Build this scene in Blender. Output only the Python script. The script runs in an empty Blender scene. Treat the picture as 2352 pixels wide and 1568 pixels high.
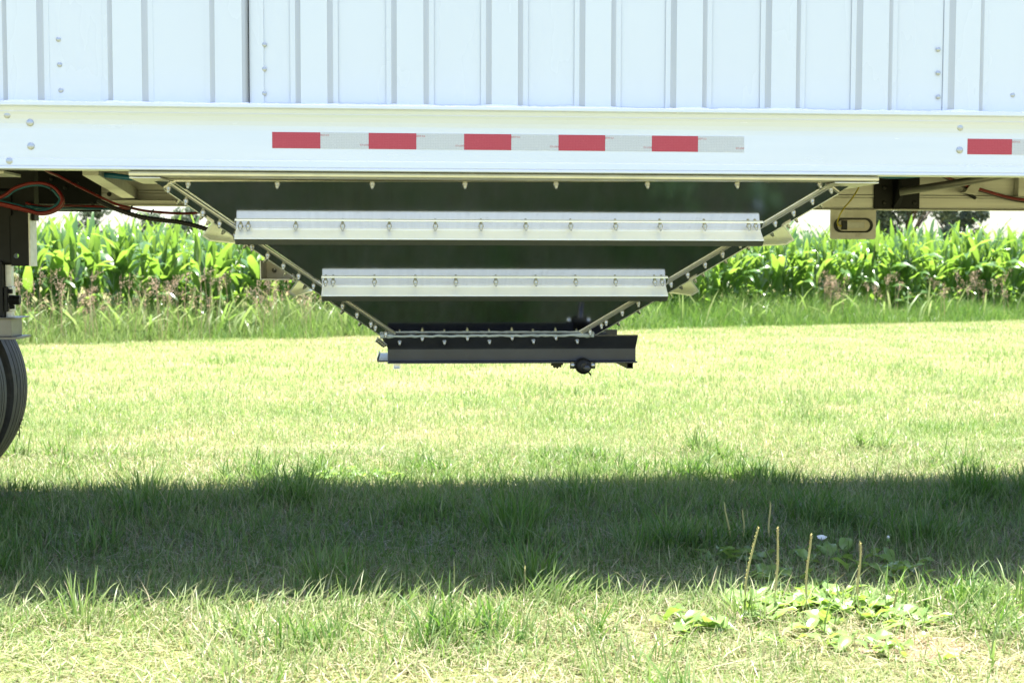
import bpy, math, random
import numpy as np
from mathutils import Vector, Matrix, Euler

random.seed(7)
rng = np.random.default_rng(7)
scene = bpy.context.scene
COL = scene.collection
R = math.radians

# ------------------------------------------------------------------ camera
CAM_LOC = Vector((-0.34, -4.33, 1.083))
CAM_ROT = Euler((R(90 - 3.43), R(-0.13), R(-4.5)), 'XYZ')
LENS = 47.0
cam_d = bpy.data.cameras.new('camera')
cam_d.lens = LENS
cam_d.sensor_width = 36.0
cam_d.clip_start = 0.05
cam_d.clip_end = 3000
cam_d.dof.use_dof = True
cam_d.dof.focus_distance = 4.75
cam_d.dof.aperture_fstop = 6.3
cam = bpy.data.objects.new('camera', cam_d)
cam.location = CAM_LOC
cam.rotation_euler = CAM_ROT
COL.objects.link(cam)
scene.camera = cam

# ------------------------------------------------------------------ sky + sun
SUN_EL, SUN_AZ = 86.2, 35.0          # azimuth: 0 = straight behind the trailer (+Y), positive towards +X
world = bpy.data.worlds.new('World')
scene.world = world
world.use_nodes = True
wn = world.node_tree.nodes
wl = world.node_tree.links
wn.clear()
w_out = wn.new('ShaderNodeOutputWorld')
w_bg = wn.new('ShaderNodeBackground')
w_sky = wn.new('ShaderNodeTexSky')
w_sky.sky_type = 'NISHITA'
w_sky.sun_disc = False
w_sky.sun_elevation = R(SUN_EL)
w_sky.sun_rotation = R(SUN_AZ)
w_sky.air_density = 1.0
w_sky.dust_density = 2.0
w_sky.ozone_density = 1.0
w_bg.inputs['Strength'].default_value = 0.093
wl.new(w_sky.outputs[0], w_bg.inputs[0])
wl.new(w_bg.outputs[0], w_out.inputs[0])

sun_d = bpy.data.lights.new('sun', 'SUN')
sun_d.energy = 5.0
sun_d.angle = R(0.53)
sun_d.color = (1.0, 0.955, 0.88)
sun = bpy.data.objects.new('sun', sun_d)
sd = Vector((math.cos(R(SUN_EL)) * math.sin(R(SUN_AZ)), math.cos(R(SUN_EL)) * math.cos(R(SUN_AZ)), math.sin(R(SUN_EL))))
sun.rotation_euler = sd.to_track_quat('Z', 'Y').to_euler()
sun.location = (0, 0, 20)
COL.objects.link(sun)

scene.view_settings.view_transform = 'Standard'
scene.view_settings.look = 'None'
scene.view_settings.exposure = 2.34
scene.view_settings.gamma = 1.0

# ------------------------------------------------------------------ helpers
CM = CAM_ROT.to_matrix()
FPX = LENS / 36.0 * 2352.0


def ray(px, py):
    return CM @ Vector(((px - 1176.0) / FPX, -(py - 784.0) / FPX, -1.0))


def P(px, py, Y):
    d = ray(px, py)
    t = (Y - CAM_LOC.y) / d.y
    return CAM_LOC + d * t


def G(px, py, z=0.0):
    d = ray(px, py)
    t = (z - CAM_LOC.z) / d.z
    return CAM_LOC + d * t


def hit(px, py, p0, n):
    d = ray(px, py)
    t = (p0 - CAM_LOC).dot(n) / d.dot(n)
    return CAM_LOC + d * t


class MB:
    """collects faces of ONE mesh"""
    def __init__(self):
        self.v, self.f, self.sm = [], [], []

    def add(self, vs, fs, smooth=False):
        o = len(self.v)
        self.v += [tuple(p) for p in vs]
        self.f += [tuple(i + o for i in f) for f in fs]
        self.sm += [smooth] * len(fs)
        return self

    def box(self, a, b):
        (x0, y0, z0), (x1, y1, z1) = a, b
        x0, x1 = sorted((x0, x1)); y0, y1 = sorted((y0, y1)); z0, z1 = sorted((z0, z1))
        return self.add([(x0, y0, z0), (x1, y0, z0), (x1, y1, z0), (x0, y1, z0), (x0, y0, z1), (x1, y0, z1), (x1, y1, z1), (x0, y1, z1)],
                        [(0, 3, 2, 1), (4, 5, 6, 7), (0, 1, 5, 4), (1, 2, 6, 5), (2, 3, 7, 6), (3, 0, 4, 7)])

    def prism(self, poly, vec, smooth=False):
        """closed polygon of 3D points swept along vec"""
        n = len(poly)
        vec = Vector(vec)
        vs = [Vector(p) for p in poly] + [Vector(p) + vec for p in poly]
        self.add(vs, [(i, (i + 1) % n, n + (i + 1) % n, n + i) for i in range(n)], smooth)
        return self.add(vs, [tuple(range(n))[::-1], tuple(range(n, 2 * n))])

    def slab(self, quad, n, t):
        n = Vector(n).normalized() * t
        return self.prism(quad, n)

    def beam(self, a, b, w, h, up=(0, 0, 1)):
        a, b = Vector(a), Vector(b)
        d = (b - a).normalized()
        s = d.cross(Vector(up)).normalized()
        u = s.cross(d).normalized()
        q = [a + s * w / 2 + u * h / 2, a - s * w / 2 + u * h / 2, a - s * w / 2 - u * h / 2, a + s * w / 2 - u * h / 2]
        return self.prism(q, b - a)

    def tube(self, pts, r, n=10, rings=None, cap=True):
        pts = [Vector(p) for p in pts]
        fr = None
        vs = []
        m = len(pts)
        for i, p in enumerate(pts):
            t = (pts[min(i + 1, m - 1)] - pts[max(i - 1, 0)]).normalized()
            if fr is None:
                a = Vector((0, 0, 1)) if abs(t.z) < 0.9 else Vector((1, 0, 0))
                fr = t.cross(a).normalized()
            else:
                fr = (fr - t * fr.dot(t)).normalized()
            b = t.cross(fr)
            rr = r(i) if callable(r) else r
            for k in range(n):
                an = 2 * math.pi * k / n
                vs.append(p + (fr * math.cos(an) + b * math.sin(an)) * rr)
        fs = [(i * n + k, i * n + (k + 1) % n, (i + 1) * n + (k + 1) % n, (i + 1) * n + k) for i in range(m - 1) for k in range(n)]
        self.add(vs, fs, True)
        if cap:
            self.add(vs[:n], [tuple(range(n))[::-1]])
            self.add(vs[-n:], [tuple(range(n))])
        return self

    def lathe(self, prof, c, axis, n=14, smooth=True, close=False):
        """prof = list of (radius, along axis)"""
        axis = Vector(axis).normalized()
        a = Vector((0, 0, 1)) if abs(axis.z) < 0.9 else Vector((1, 0, 0))
        s = axis.cross(a).normalized()
        b = axis.cross(s)
        c = Vector(c)
        vs = []
        for r, h in prof:
            for k in range(n):
                an = 2 * math.pi * k / n
                vs.append(c + axis * h + (s * math.cos(an) + b * math.sin(an)) * r)
        m = len(prof)
        rng_i = range(m if close else m - 1)
        fs = [(i * n + k, i * n + (k + 1) % n, ((i + 1) % m) * n + (k + 1) % n, ((i + 1) % m) * n + k) for i in rng_i for k in range(n)]
        self.add(vs, fs, smooth)
        if not close:
            if prof[0][0] > 1e-6:
                self.add(vs[:n], [tuple(range(n))[::-1]])
            if prof[-1][0] > 1e-6:
                self.add(vs[-n:], [tuple(range(n))])
        return self

    def mesh(self, name, mat):
        me = bpy.data.meshes.new(name)
        me.from_pydata(self.v, [], self.f)
        me.validate()
        if len(me.polygons) == len(self.sm):
            me.polygons.foreach_set('use_smooth', self.sm)
        import bmesh
        bm = bmesh.new(); bm.from_mesh(me)
        bmesh.ops.remove_doubles(bm, verts=bm.verts, dist=1e-6)
        bmesh.ops.recalc_face_normals(bm, faces=bm.faces)
        bm.to_mesh(me); bm.free()
        if mat:
            me.materials.append(mat)
        return me


def link(name, me, parent=None, loc=None):
    o = bpy.data.objects.new(name, me)
    COL.objects.link(o)
    if parent is not None:
        o.parent = parent
    if loc is not None:
        o.location = loc
    return o


def part(name, mb, mat, parent, bevel=0.0, seg=2, smooth_angle=None):
    o = link(name, mb.mesh(name, mat), parent)
    if bevel:
        b = o.modifiers.new('bevel', 'BEVEL')
        b.width = bevel; b.segments = seg; b.limit_method = 'ANGLE'; b.angle_limit = R(40)
    return o


def empty(name, loc=(0, 0, 0), rz=0.0):
    o = bpy.data.objects.new(name, None)
    o.empty_display_size = 0.1
    COL.objects.link(o)
    o.location = loc
    o.rotation_euler = (0, 0, rz)
    return o


def tag(o, label=None, cat=None, group=None, kind=None):
    if label: o['label'] = label
    if cat: o['category'] = cat
    if group: o['group'] = group
    if kind: o['kind'] = kind
    return o


# ------------------------------------------------------------------ materials
def mat_new(name):
    m = bpy.data.materials.new(name)
    m.use_nodes = True
    nt = m.node_tree
    nt.nodes.clear()
    out = nt.nodes.new('ShaderNodeOutputMaterial')
    return m, nt, out


def noise(nt, scale, detail=4.0, rough=0.55, vec=None, stretch=None):
    tc = nt.nodes.new('ShaderNodeTexCoord')
    n = nt.nodes.new('ShaderNodeTexNoise')
    n.inputs['Scale'].default_value = scale
    n.inputs['Detail'].default_value = detail
    n.inputs['Roughness'].default_value = rough
    if stretch:
        mp = nt.nodes.new('ShaderNodeMapping')
        mp.inputs['Scale'].default_value = stretch
        nt.links.new(tc.outputs['Object'], mp.inputs[0])
        nt.links.new(mp.outputs[0], n.inputs['Vector'])
    else:
        nt.links.new(tc.outputs['Object'], n.inputs['Vector'])
    return n.outputs['Fac']


def ramp(nt, fac, stops):
    r = nt.nodes.new('ShaderNodeValToRGB')
    els = r.color_ramp.elements
    while len(els) < len(stops):
        els.new(0.5)
    for e, (p, c) in zip(els, stops):
        e.position = p
        e.color = (*c, 1.0) if len(c) == 3 else c
    nt.links.new(fac, r.inputs[0])
    return r.outputs[0]


def surf(name, c1, c2=None, scale=8.0, rough=(0.4, 0.5), metal=0.0, stretch=None, bump=0.0, bscale=60.0, spec=0.5, coat=0.0,
         dirt=None, dirt_amt=0.0, dirt_scale=3.0, bstretch=None):
    m, nt, out = mat_new(name)
    p = nt.nodes.new('ShaderNodeBsdfPrincipled')
    nt.links.new(p.outputs[0], out.inputs[0])
    c2 = c2 or c1
    f = noise(nt, scale, 5.0, 0.6, stretch=stretch)
    col = ramp(nt, f, [(0.35, c1), (0.65, c2)])
    if dirt:
        df = noise(nt, dirt_scale, 8.0, 0.7)
        dm = nt.nodes.new('ShaderNodeMapRange')
        dm.inputs['From Min'].default_value = 0.58
        dm.inputs['From Max'].default_value = 0.75
        dm.inputs['To Max'].default_value = dirt_amt
        nt.links.new(df, dm.inputs[0])
        mx = nt.nodes.new('ShaderNodeMix'); mx.data_type = 'RGBA'
        nt.links.new(dm.outputs[0], mx.inputs['Factor'])
        nt.links.new(col, mx.inputs['A'])
        mx.inputs['B'].default_value = (*dirt, 1)
        col = mx.outputs['Result']
    nt.links.new(col, p.inputs['Base Color'])
    rm = nt.nodes.new('ShaderNodeMapRange')
    rm.inputs['To Min'].default_value = rough[0]
    rm.inputs['To Max'].default_value = rough[1]
    nt.links.new(noise(nt, scale * 1.7, 4.0, 0.6, stretch=stretch), rm.inputs[0])
    nt.links.new(rm.outputs[0], p.inputs['Roughness'])
    p.inputs['Metallic'].default_value = metal
    p.inputs['Specular IOR Level'].default_value = spec
    p.inputs['Coat Weight'].default_value = coat
    p.inputs['Coat Roughness'].default_value = 0.15
    if bump:
        b = nt.nodes.new('ShaderNodeBump')
        b.inputs['Strength'].default_value = bump
        b.inputs['Distance'].default_value = 0.002
        nt.links.new(noise(nt, bscale, 4.0, 0.6, stretch=bstretch), b.inputs['Height'])
        nt.links.new(b.outputs[0], p.inputs['Normal'])
    return m


M = {}
M['panel'] = surf('white_panel_paint', (0.605, 0.650, 0.725), (0.620, 0.668, 0.740), 2.2, (0.22, 0.32), 0.0, stretch=(1, 1, 0.3), coat=0.3, bump=0.02, bscale=4.0,
                  dirt=(0.62, 0.60, 0.56), dirt_amt=0.03, dirt_scale=2.5)
M['rail'] = surf('side_rail_aluminium', (0.60, 0.64, 0.71), (0.63, 0.665, 0.73), 5.0, (0.22, 0.30), 0.30, stretch=(0.25, 1, 4), bump=0.015, bscale=40.0, bstretch=(0.05, 1, 3),
                 dirt=(0.45, 0.42, 0.40), dirt_amt=0.06, dirt_scale=4.0)
M['rivet'] = surf('rivet_aluminium', (0.40, 0.42, 0.45), (0.47, 0.49, 0.52), 40, (0.25, 0.35), 0.7)
M['flank'] = surf('shaded_rib_flank', (0.44, 0.46, 0.485), (0.48, 0.50, 0.525), 3.0, (0.35, 0.45), 0.35, stretch=(1, 1, 0.2))  # greyer rib colour, paints in the shading of the sloping sides
M['stiff'] = surf('satin_stiffener_aluminium', (0.93, 0.94, 0.95), (0.96, 0.965, 0.97), 5.0, (0.28, 0.38), 0.25, stretch=(0.3, 8, 8), dirt=(0.5, 0.48, 0.44), dirt_amt=0.15, dirt_scale=14.0)
M['sheet'] = surf('polished_hopper_sheet', (0.77, 0.75, 0.74), (0.82, 0.80, 0.79), 6.0, (0.08, 0.14), 1.0, stretch=(14, 0.4, 0.4), bump=0.03, bscale=5.0,
                  dirt=(0.30, 0.29, 0.27), dirt_amt=0.30, dirt_scale=22.0)
M['alu'] = surf('mill_aluminium', (0.74, 0.74, 0.74), (0.82, 0.82, 0.82), 5.0, (0.24, 0.36), 0.85, stretch=(0.3, 8, 8),
                dirt=(0.35, 0.33, 0.30), dirt_amt=0.20, dirt_scale=14.0)
M['alu_dull'] = surf('dull_frame_aluminium', (0.58, 0.56, 0.52), (0.70, 0.68, 0.63), 5.0, (0.38, 0.55), 0.8, stretch=(0.3, 6, 6),
                     dirt=(0.28, 0.25, 0.20), dirt_amt=0.35, dirt_scale=7.0)
M['flange'] = surf('hopper_flange_aluminium', (0.62, 0.61, 0.57), (0.74, 0.72, 0.68), 9.0, (0.35, 0.5), 0.75, dirt=(0.4, 0.37, 0.3), dirt_amt=0.35, dirt_scale=9.0)
M['lip'] = surf('shaded_stiffener_lip', (0.36, 0.36, 0.35), (0.44, 0.44, 0.43), 6.0, (0.3, 0.4), 0.9, stretch=(0.3, 8, 8))  # darker stiffener metal, the underside's dark reflection put into its colour
M['bolt'] = surf('zinc_bolt', (0.40, 0.40, 0.39), (0.52, 0.52, 0.51), 60, (0.25, 0.4), 0.95)
M['black'] = surf('black_frame_paint', (0.005, 0.005, 0.006), (0.009, 0.009, 0.010), 12, (0.45, 0.6), 0.0, bump=0.08, bscale=120, spec=0.3, dirt=(0.05, 0.045, 0.04), dirt_amt=0.12, dirt_scale=9)
M['navy'] = surf('gate_frame_paint', (0.016, 0.017, 0.024), (0.026, 0.028, 0.038), 10, (0.30, 0.45), 0.0, bump=0.06, bscale=160, spec=0.6, dirt=(0.09, 0.09, 0.085), dirt_amt=0.25, dirt_scale=24)
M['rubber'] = surf('tyre_rubber', (0.018, 0.018, 0.018), (0.04, 0.038, 0.035), 9, (0.6, 0.8), 0.0, bump=0.15, bscale=90, dirt=(0.13, 0.11, 0.08), dirt_amt=0.5, dirt_scale=6)
M['hose_red'] = surf('red_air_hose', (0.17, 0.008, 0.008), (0.23, 0.013, 0.011), 12, (0.3, 0.45))
M['hose_teal'] = surf('teal_air_hose', (0.01, 0.09, 0.13), (0.015, 0.13, 0.18), 12, (0.3, 0.45))
M['hose_blue'] = surf('blue_air_hose', (0.01, 0.11, 0.2), (0.015, 0.14, 0.25), 12, (0.3, 0.45))
M['conduit'] = surf('black_conduit', (0.012, 0.012, 0.012), (0.02, 0.02, 0.02), 20, (0.35, 0.5))
M['cable'] = surf('yellow_cable', (0.45, 0.36, 0.02), (0.55, 0.44, 0.03), 12, (0.4, 0.5))
M['sealant'] = surf('white_sealant', (0.74, 0.76, 0.80), (0.80, 0.82, 0.85), 30, (0.4, 0.6), bump=0.3, bscale=80)
M['caulk'] = surf('grey_caulk', (0.30, 0.34, 0.36), (0.42, 0.46, 0.48), 14, (0.35, 0.5), bump=0.3, bscale=70)
M['plate'] = surf('worn_lamp_plate', (0.52, 0.49, 0.43), (0.66, 0.63, 0.57), 12, (0.4, 0.6), 0.4, dirt=(0.16, 0.09, 0.05), dirt_amt=0.7, dirt_scale=11)
M['lens'] = surf('lamp_housing_plastic', (0.62, 0.55, 0.42), (0.70, 0.63, 0.50), 20, (0.35, 0.5))
M['print'] = surf('red_lettering', (0.45, 0.03, 0.04), None, 5, (0.4, 0.5))
M['wall_in'] = surf('box_wall_aluminium', (0.6, 0.6, 0.6), (0.7, 0.7, 0.7), 3, (0.4, 0.5), 0.3)
M['sun_cover'] = surf('shadow_roof', (0.03, 0.05, 0.10), (0.04, 0.06, 0.12), 3, (0.5, 0.6))
M['tube'] = surf('weathered_brace_tube', (0.20, 0.19, 0.17), (0.27, 0.255, 0.23), 8, (0.4, 0.55), 0.6)
M['hole'] = surf('dark_grease', (0.01, 0.01, 0.01), (0.02, 0.018, 0.015), 30, (0.4, 0.6))


def tape_mat(name, base, line):
    """retro-reflective tape: a fine honeycomb of prism cells printed in the film"""
    m, nt, out = mat_new(name)
    p = nt.nodes.new('ShaderNodeBsdfPrincipled')
    nt.links.new(p.outputs[0], out.inputs[0])
    tc = nt.nodes.new('ShaderNodeTexCoord')
    mp = nt.nodes.new('ShaderNodeMapping')
    mp.inputs['Scale'].default_value = (190, 190, 190)
    nt.links.new(tc.outputs['Object'], mp.inputs[0])
    v = nt.nodes.new('ShaderNodeTexVoronoi')
    v.feature = 'DISTANCE_TO_EDGE'
    v.inputs['Scale'].default_value = 1.0
    v.inputs['Randomness'].default_value = 0.25
    nt.links.new(mp.outputs[0], v.inputs['Vector'])
    c = ramp(nt, v.outputs['Distance'], [(0.03, line), (0.16, base)])
    nt.links.new(c, p.inputs['Base Color'])
    p.inputs['Roughness'].default_value = 0.28
    p.inputs['Specular IOR Level'].default_value = 0.6
    return m


M['tape_red'] = tape_mat('red_reflective_tape', (0.37, 0.018, 0.040), (0.43, 0.04, 0.065))
M['tape_white'] = tape_mat('white_reflective_tape', (0.44, 0.46, 0.49), (0.54, 0.56, 0.59))


def leaf_mat(name, cols, trans, spec=0.5, rough=0.4, tmix=0.5, attr=None, stops=None, gloss=0.0):
    """foliage: diffuse + translucent, colour varied per object or by the blade attribute"""
    m, nt, out = mat_new(name)
    p = nt.nodes.new('ShaderNodeBsdfPrincipled')
    p.inputs['Roughness'].default_value = rough
    p.inputs['Specular IOR Level'].default_value = spec
    t = nt.nodes.new('ShaderNodeBsdfTranslucent')
    mx = nt.nodes.new('ShaderNodeMixShader')
    mx.inputs[0].default_value = tmix
    if attr:
        a = nt.nodes.new('ShaderNodeAttribute')
        a.attribute_name = attr
        fac = a.outputs['Fac']
    else:
        oi = nt.nodes.new('ShaderNodeObjectInfo')
        n = noise(nt, 7.0, 3.0)
        ad = nt.nodes.new('ShaderNodeMath'); ad.operation = 'ADD'
        nt.links.new(oi.outputs['Random'], ad.inputs[0]); nt.links.new(n, ad.inputs[1])
        ml = nt.nodes.new('ShaderNodeMath'); ml.operation = 'MULTIPLY'; ml.inputs[1].default_value = 0.5
        nt.links.new(ad.outputs[0], ml.inputs[0])
        fac = ml.outputs[0]
    st = stops or [i / (len(cols) - 1) for i in range(len(cols))]
    nt.links.new(ramp(nt, fac, list(zip(st, cols))), p.inputs['Base Color'])
    nt.links.new(ramp(nt, fac, list(zip(st, trans))), t.inputs['Color'])
    nt.links.new(p.outputs[0], mx.inputs[1]); nt.links.new(t.outputs[0], mx.inputs[2])
    nt.links.new(mx.outputs[0], out.inputs[0])
    return m


# blade attribute: 0 = deep green ... 0.5 = yellow green ... 1 = straw
M['grass'] = leaf_mat('lawn_grass_blade', [(0.054, 0.118, 0.026), (0.117, 0.184, 0.054), (0.206, 0.248, 0.112), (0.36, 0.32, 0.21), (0.46, 0.40, 0.30)],
                      [(0.12, 0.26, 0.03), (0.224, 0.342, 0.078), (0.302, 0.370, 0.153), (0.36, 0.33, 0.15), (0.38, 0.32, 0.19)],
                      spec=0.28, rough=0.42, tmix=0.42, attr='dry')
M['corn'] = leaf_mat('corn_leaf', [(0.045, 0.105, 0.035), (0.06, 0.13, 0.035), (0.08, 0.155, 0.04)], [(0.16, 0.33, 0.03), (0.25, 0.43, 0.05), (0.32, 0.48, 0.08)],
                     spec=1.0, rough=0.28, tmix=0.42)
M['stalk'] = leaf_mat('corn_stalk', [(0.07, 0.15, 0.03), (0.12, 0.2, 0.05)], [(0.1, 0.2, 0.03), (0.1, 0.2, 0.03)], rough=0.4, tmix=0.1)
M['panicle'] = leaf_mat('brown_panicle', [(0.42, 0.27, 0.19), (0.56, 0.41, 0.31), (0.64, 0.52, 0.41)], [(0.42, 0.27, 0.19), (0.5, 0.36, 0.26), (0.55, 0.42, 0.32)], spec=0.2, rough=0.7, tmix=0.45, attr='dry')
M['plantain'] = leaf_mat('plantain_leaf', [(0.13, 0.22, 0.06), (0.17, 0.27, 0.08), (0.21, 0.31, 0.11)], [(0.26, 0.42, 0.05), (0.30, 0.46, 0.07), (0.34, 0.48, 0.10)], spec=0.8, rough=0.36, tmix=0.4)
M['spike'] = leaf_mat('plantain_seed_spike', [(0.42, 0.40, 0.15), (0.54, 0.45, 0.20)], [(0.2, 0.2, 0.05), (0.2, 0.2, 0.05)], spec=0.2, rough=0.6, tmix=0.1)
M['petal'] = leaf_mat('white_petal', [(0.75, 0.75, 0.78), (0.82, 0.82, 0.84)], [(0.7, 0.7, 0.75), (0.7, 0.7, 0.75)], rough=0.5, tmix=0.3)
M['tree'] = leaf_mat('tree_leaf', [(0.06, 0.085, 0.065), (0.09, 0.12, 0.085), (0.13, 0.16, 0.11)], [(0.09, 0.13, 0.07), (0.12, 0.17, 0.09), (0.15, 0.2, 0.10)], spec=0.4, rough=0.5, tmix=0.3, attr='dry')
M['bark'] = surf('tree_bark', (0.05, 0.04, 0.03), (0.09, 0.07, 0.055), 8, (0.7, 0.9), bump=0.5, bscale=20)


def ground_mat():
    m, nt, out = mat_new('lawn_soil_and_thatch')
    p = nt.nodes.new('ShaderNodeBsdfPrincipled')
    nt.links.new(p.outputs[0], out.inputs[0])
    p.inputs['Roughness'].default_value = 0.9
    p.inputs['Specular IOR Level'].default_value = 0.15
    big = noise(nt, 0.9, 4, 0.6)
    fine = noise(nt, 45.0, 6, 0.7)
    c1 = ramp(nt, big, [(0.38, (0.14, 0.175, 0.055)), (0.54, (0.20, 0.195, 0.09)), (0.70, (0.26, 0.20, 0.125))])
    c2 = ramp(nt, fine, [(0.36, (0.30, 0.28, 0.25)), (0.64, (1.25, 1.22, 1.15))])
    mx = nt.nodes.new('ShaderNodeMix'); mx.data_type = 'RGBA'; mx.blend_type = 'MULTIPLY'
    mx.inputs['Factor'].default_value = 1.0
    nt.links.new(c1, mx.inputs['A']); nt.links.new(c2, mx.inputs['B'])
    nt.links.new(mx.outputs['Result'], p.inputs['Base Color'])
    b = nt.nodes.new('ShaderNodeBump'); b.inputs['Strength'].default_value = 0.7; b.inputs['Distance'].default_value = 0.01
    nt.links.new(noise(nt, 60, 5, 0.7), b.inputs['Height'])
    nt.links.new(b.outputs[0], p.inputs['Normal'])
    return m


M['ground'] = ground_mat()
M['soil'] = surf('bare_red_soil', (0.20, 0.13, 0.09), (0.31, 0.22, 0.16), 30, (0.85, 0.95), bump=0.9, bscale=70, spec=0.1)

# ------------------------------------------------------------------ value noise for scattering
_lat = rng.random((256, 256))


def vnoise(x, y, s, off=0):
    x = np.asarray(x) * s + off * 17.3 + 100; y = np.asarray(y) * s + off * 9.1 + 100
    xi = np.floor(x).astype(int); yi = np.floor(y).astype(int)
    fx = x - xi; fy = y - yi
    fx = fx * fx * (3 - 2 * fx); fy = fy * fy * (3 - 2 * fy)
    g = lambda a, b: _lat[a % 256, b % 256]
    return (g(xi, yi) * (1 - fx) + g(xi + 1, yi) * fx) * (1 - fy) + (g(xi, yi + 1) * (1 - fx) + g(xi + 1, yi + 1) * fx) * fy

# ------------------------------------------------------------------ ground (setting)
gm = MB()
gs = 700.0
gm.add([(-gs, -gs, 0), (gs, -gs, 0), (gs, gs, 0), (-gs, gs, 0)], [(0, 1, 2, 3)])
ground = link('ground', gm.mesh('ground', M['ground']))
tag(ground, 'lawn soil with dry thatch under the grass', 'ground', kind='structure')

# ------------------------------------------------------------------ the trailer
ROOT = Vector((0, 1.065, 0))
trailer = empty('grain_trailer', ROOT)
tag(trailer, 'white hopper-bottom grain trailer with red and white tape, standing on the lawn', 'trailer')
W = 2.13            # width over the side rails
XL, XR = -7.0, 6.0  # ends of the trailer, beyond the frame


def tpart(name, mb, mat, bevel=0.0, parent=None, seg=2):
    o = part(name, mb, mat, parent or trailer, bevel, seg)
    if parent is None:
        o.location = -ROOT
    return o


def axis_rot(n):
    return Vector(n).to_track_quat('Z', 'Y').to_euler()


# shared fastener meshes (axis +Z, base at 0)
def lockbolt():
    b = MB()
    b.lathe([(0.0078, 0.0), (0.0078, 0.0022), (0.0056, 0.0034), (0.0053, 0.0105), (0.0046, 0.0115), (0.0036, 0.0117), (0.0034, 0.0165), (0.0028, 0.0172), (0.0, 0.0172)], (0, 0, 0), (0, 0, 1), 12)
    b.v = [(x * 1.18, y * 1.18, z * 1.12) for x, y, z in b.v]
    return b.mesh('bolt', M['bolt'])


def dome(name, r, h, mat):
    b = MB()
    b.lathe([(r, 0), (r, h * 0.25), (r * 0.92, h * 0.62), (r * 0.6, h * 0.92), (0.0, h)], (0, 0, 0), (0, 0, 1), 16)
    return b.mesh(name, mat)


BOLT = lockbolt()
RIVET = dome('rivet', 0.0078, 0.0032, M['rivet'])
RBOLT = dome('rail_bolt', 0.0114, 0.0042, M['rivet'])


def fasten(name, me, pos, n, parent, spin=None):
    o = link(name, me, parent)
    o.location = pos
    e = Vector(n).to_track_quat('Z', 'Y')
    o.rotation_euler = e.to_euler()
    return o


# --- side sheets with hat-section ribs
YS, YR = 0.034, 0.020       # plain face of the sheet, crown of a rib
ZB, ZT = 1.578, 2.80
RIB_W, RIB_F = 0.0178, 0.014
ribs_px = [(10, 92), (252, 332), (487, 562), (684, 758), (905, 979), (1123, 1196), (1338, 1410), (1548, 1620), (1766, 1835), (1975, 2047), (2188, 2257)]
ribs = [(P(a, 130, YR).x, P(b, 130, YR).x) for a, b in ribs_px]
pitch = (ribs[-1][0] - ribs[0][0]) / (len(ribs) - 1)
x = ribs[0][0]
while x - pitch > XL:
    x -= pitch
    ribs.insert(0, (x, x + 0.104))
x = ribs[-1][0]
while x + pitch < XR:
    x += pitch
    ribs.append((x, x + 0.104))
ribs_b562 = P(562, 130, YR).x
seam_a = P(568, 130, YS).x
seam_b = P(2166, 130, YS).x
sheets = []
for i, (a, b, dy) in enumerate([(XL, seam_a, 0.0), (seam_a + 0.003, seam_b, 0.0035), (seam_b + 0.001, XR, 0.0)]):
    sheets.append(tpart('side_sheet', MB().box((a, YS + dy, ZB - 0.01), (b, YS + dy + 0.004, ZT)), M['panel']))
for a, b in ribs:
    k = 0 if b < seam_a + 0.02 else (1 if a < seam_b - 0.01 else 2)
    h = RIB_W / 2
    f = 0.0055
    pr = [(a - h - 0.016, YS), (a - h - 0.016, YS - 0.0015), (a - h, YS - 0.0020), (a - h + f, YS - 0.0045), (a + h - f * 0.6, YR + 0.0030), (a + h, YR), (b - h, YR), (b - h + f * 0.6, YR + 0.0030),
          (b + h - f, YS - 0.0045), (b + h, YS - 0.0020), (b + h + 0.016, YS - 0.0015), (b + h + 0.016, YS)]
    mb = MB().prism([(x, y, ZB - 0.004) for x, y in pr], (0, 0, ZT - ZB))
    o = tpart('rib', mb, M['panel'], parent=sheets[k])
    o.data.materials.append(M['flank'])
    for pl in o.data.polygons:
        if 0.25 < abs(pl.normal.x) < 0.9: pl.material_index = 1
for px, pys, k in [(137, (91, 149, 208), 0), (607, (103, 159, 215), 1), (2155, (114, 168, 223), 1), (2326, (219,), 2)]:
    for py in pys:
        p = P(px + (3 if k == 0 else 0) * (py - 149) / 58, py, YS)
        fasten('rivet', RIVET, p - Vector((0, 0.0, 0)), (0, -1, 0), sheets[k])
# lap strip beside the seam and its sealed foot
tpart('lap_strip', MB().box((seam_a + 0.002, YS - 0.002, ZB), (seam_a + 0.052, YS + 0.0036, ZT)), M['panel'], 0.001, parent=sheets[1])

tpart('seam_shadow_strip', MB().box((ribs_b562 + 0.0105, YS - 0.009, ZB), (ribs_b562 + 0.0132, YS - 0.0022, ZT)), M['black'], parent=sheets[1])  # black strip standing in for the shadow in the lap gap

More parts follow.
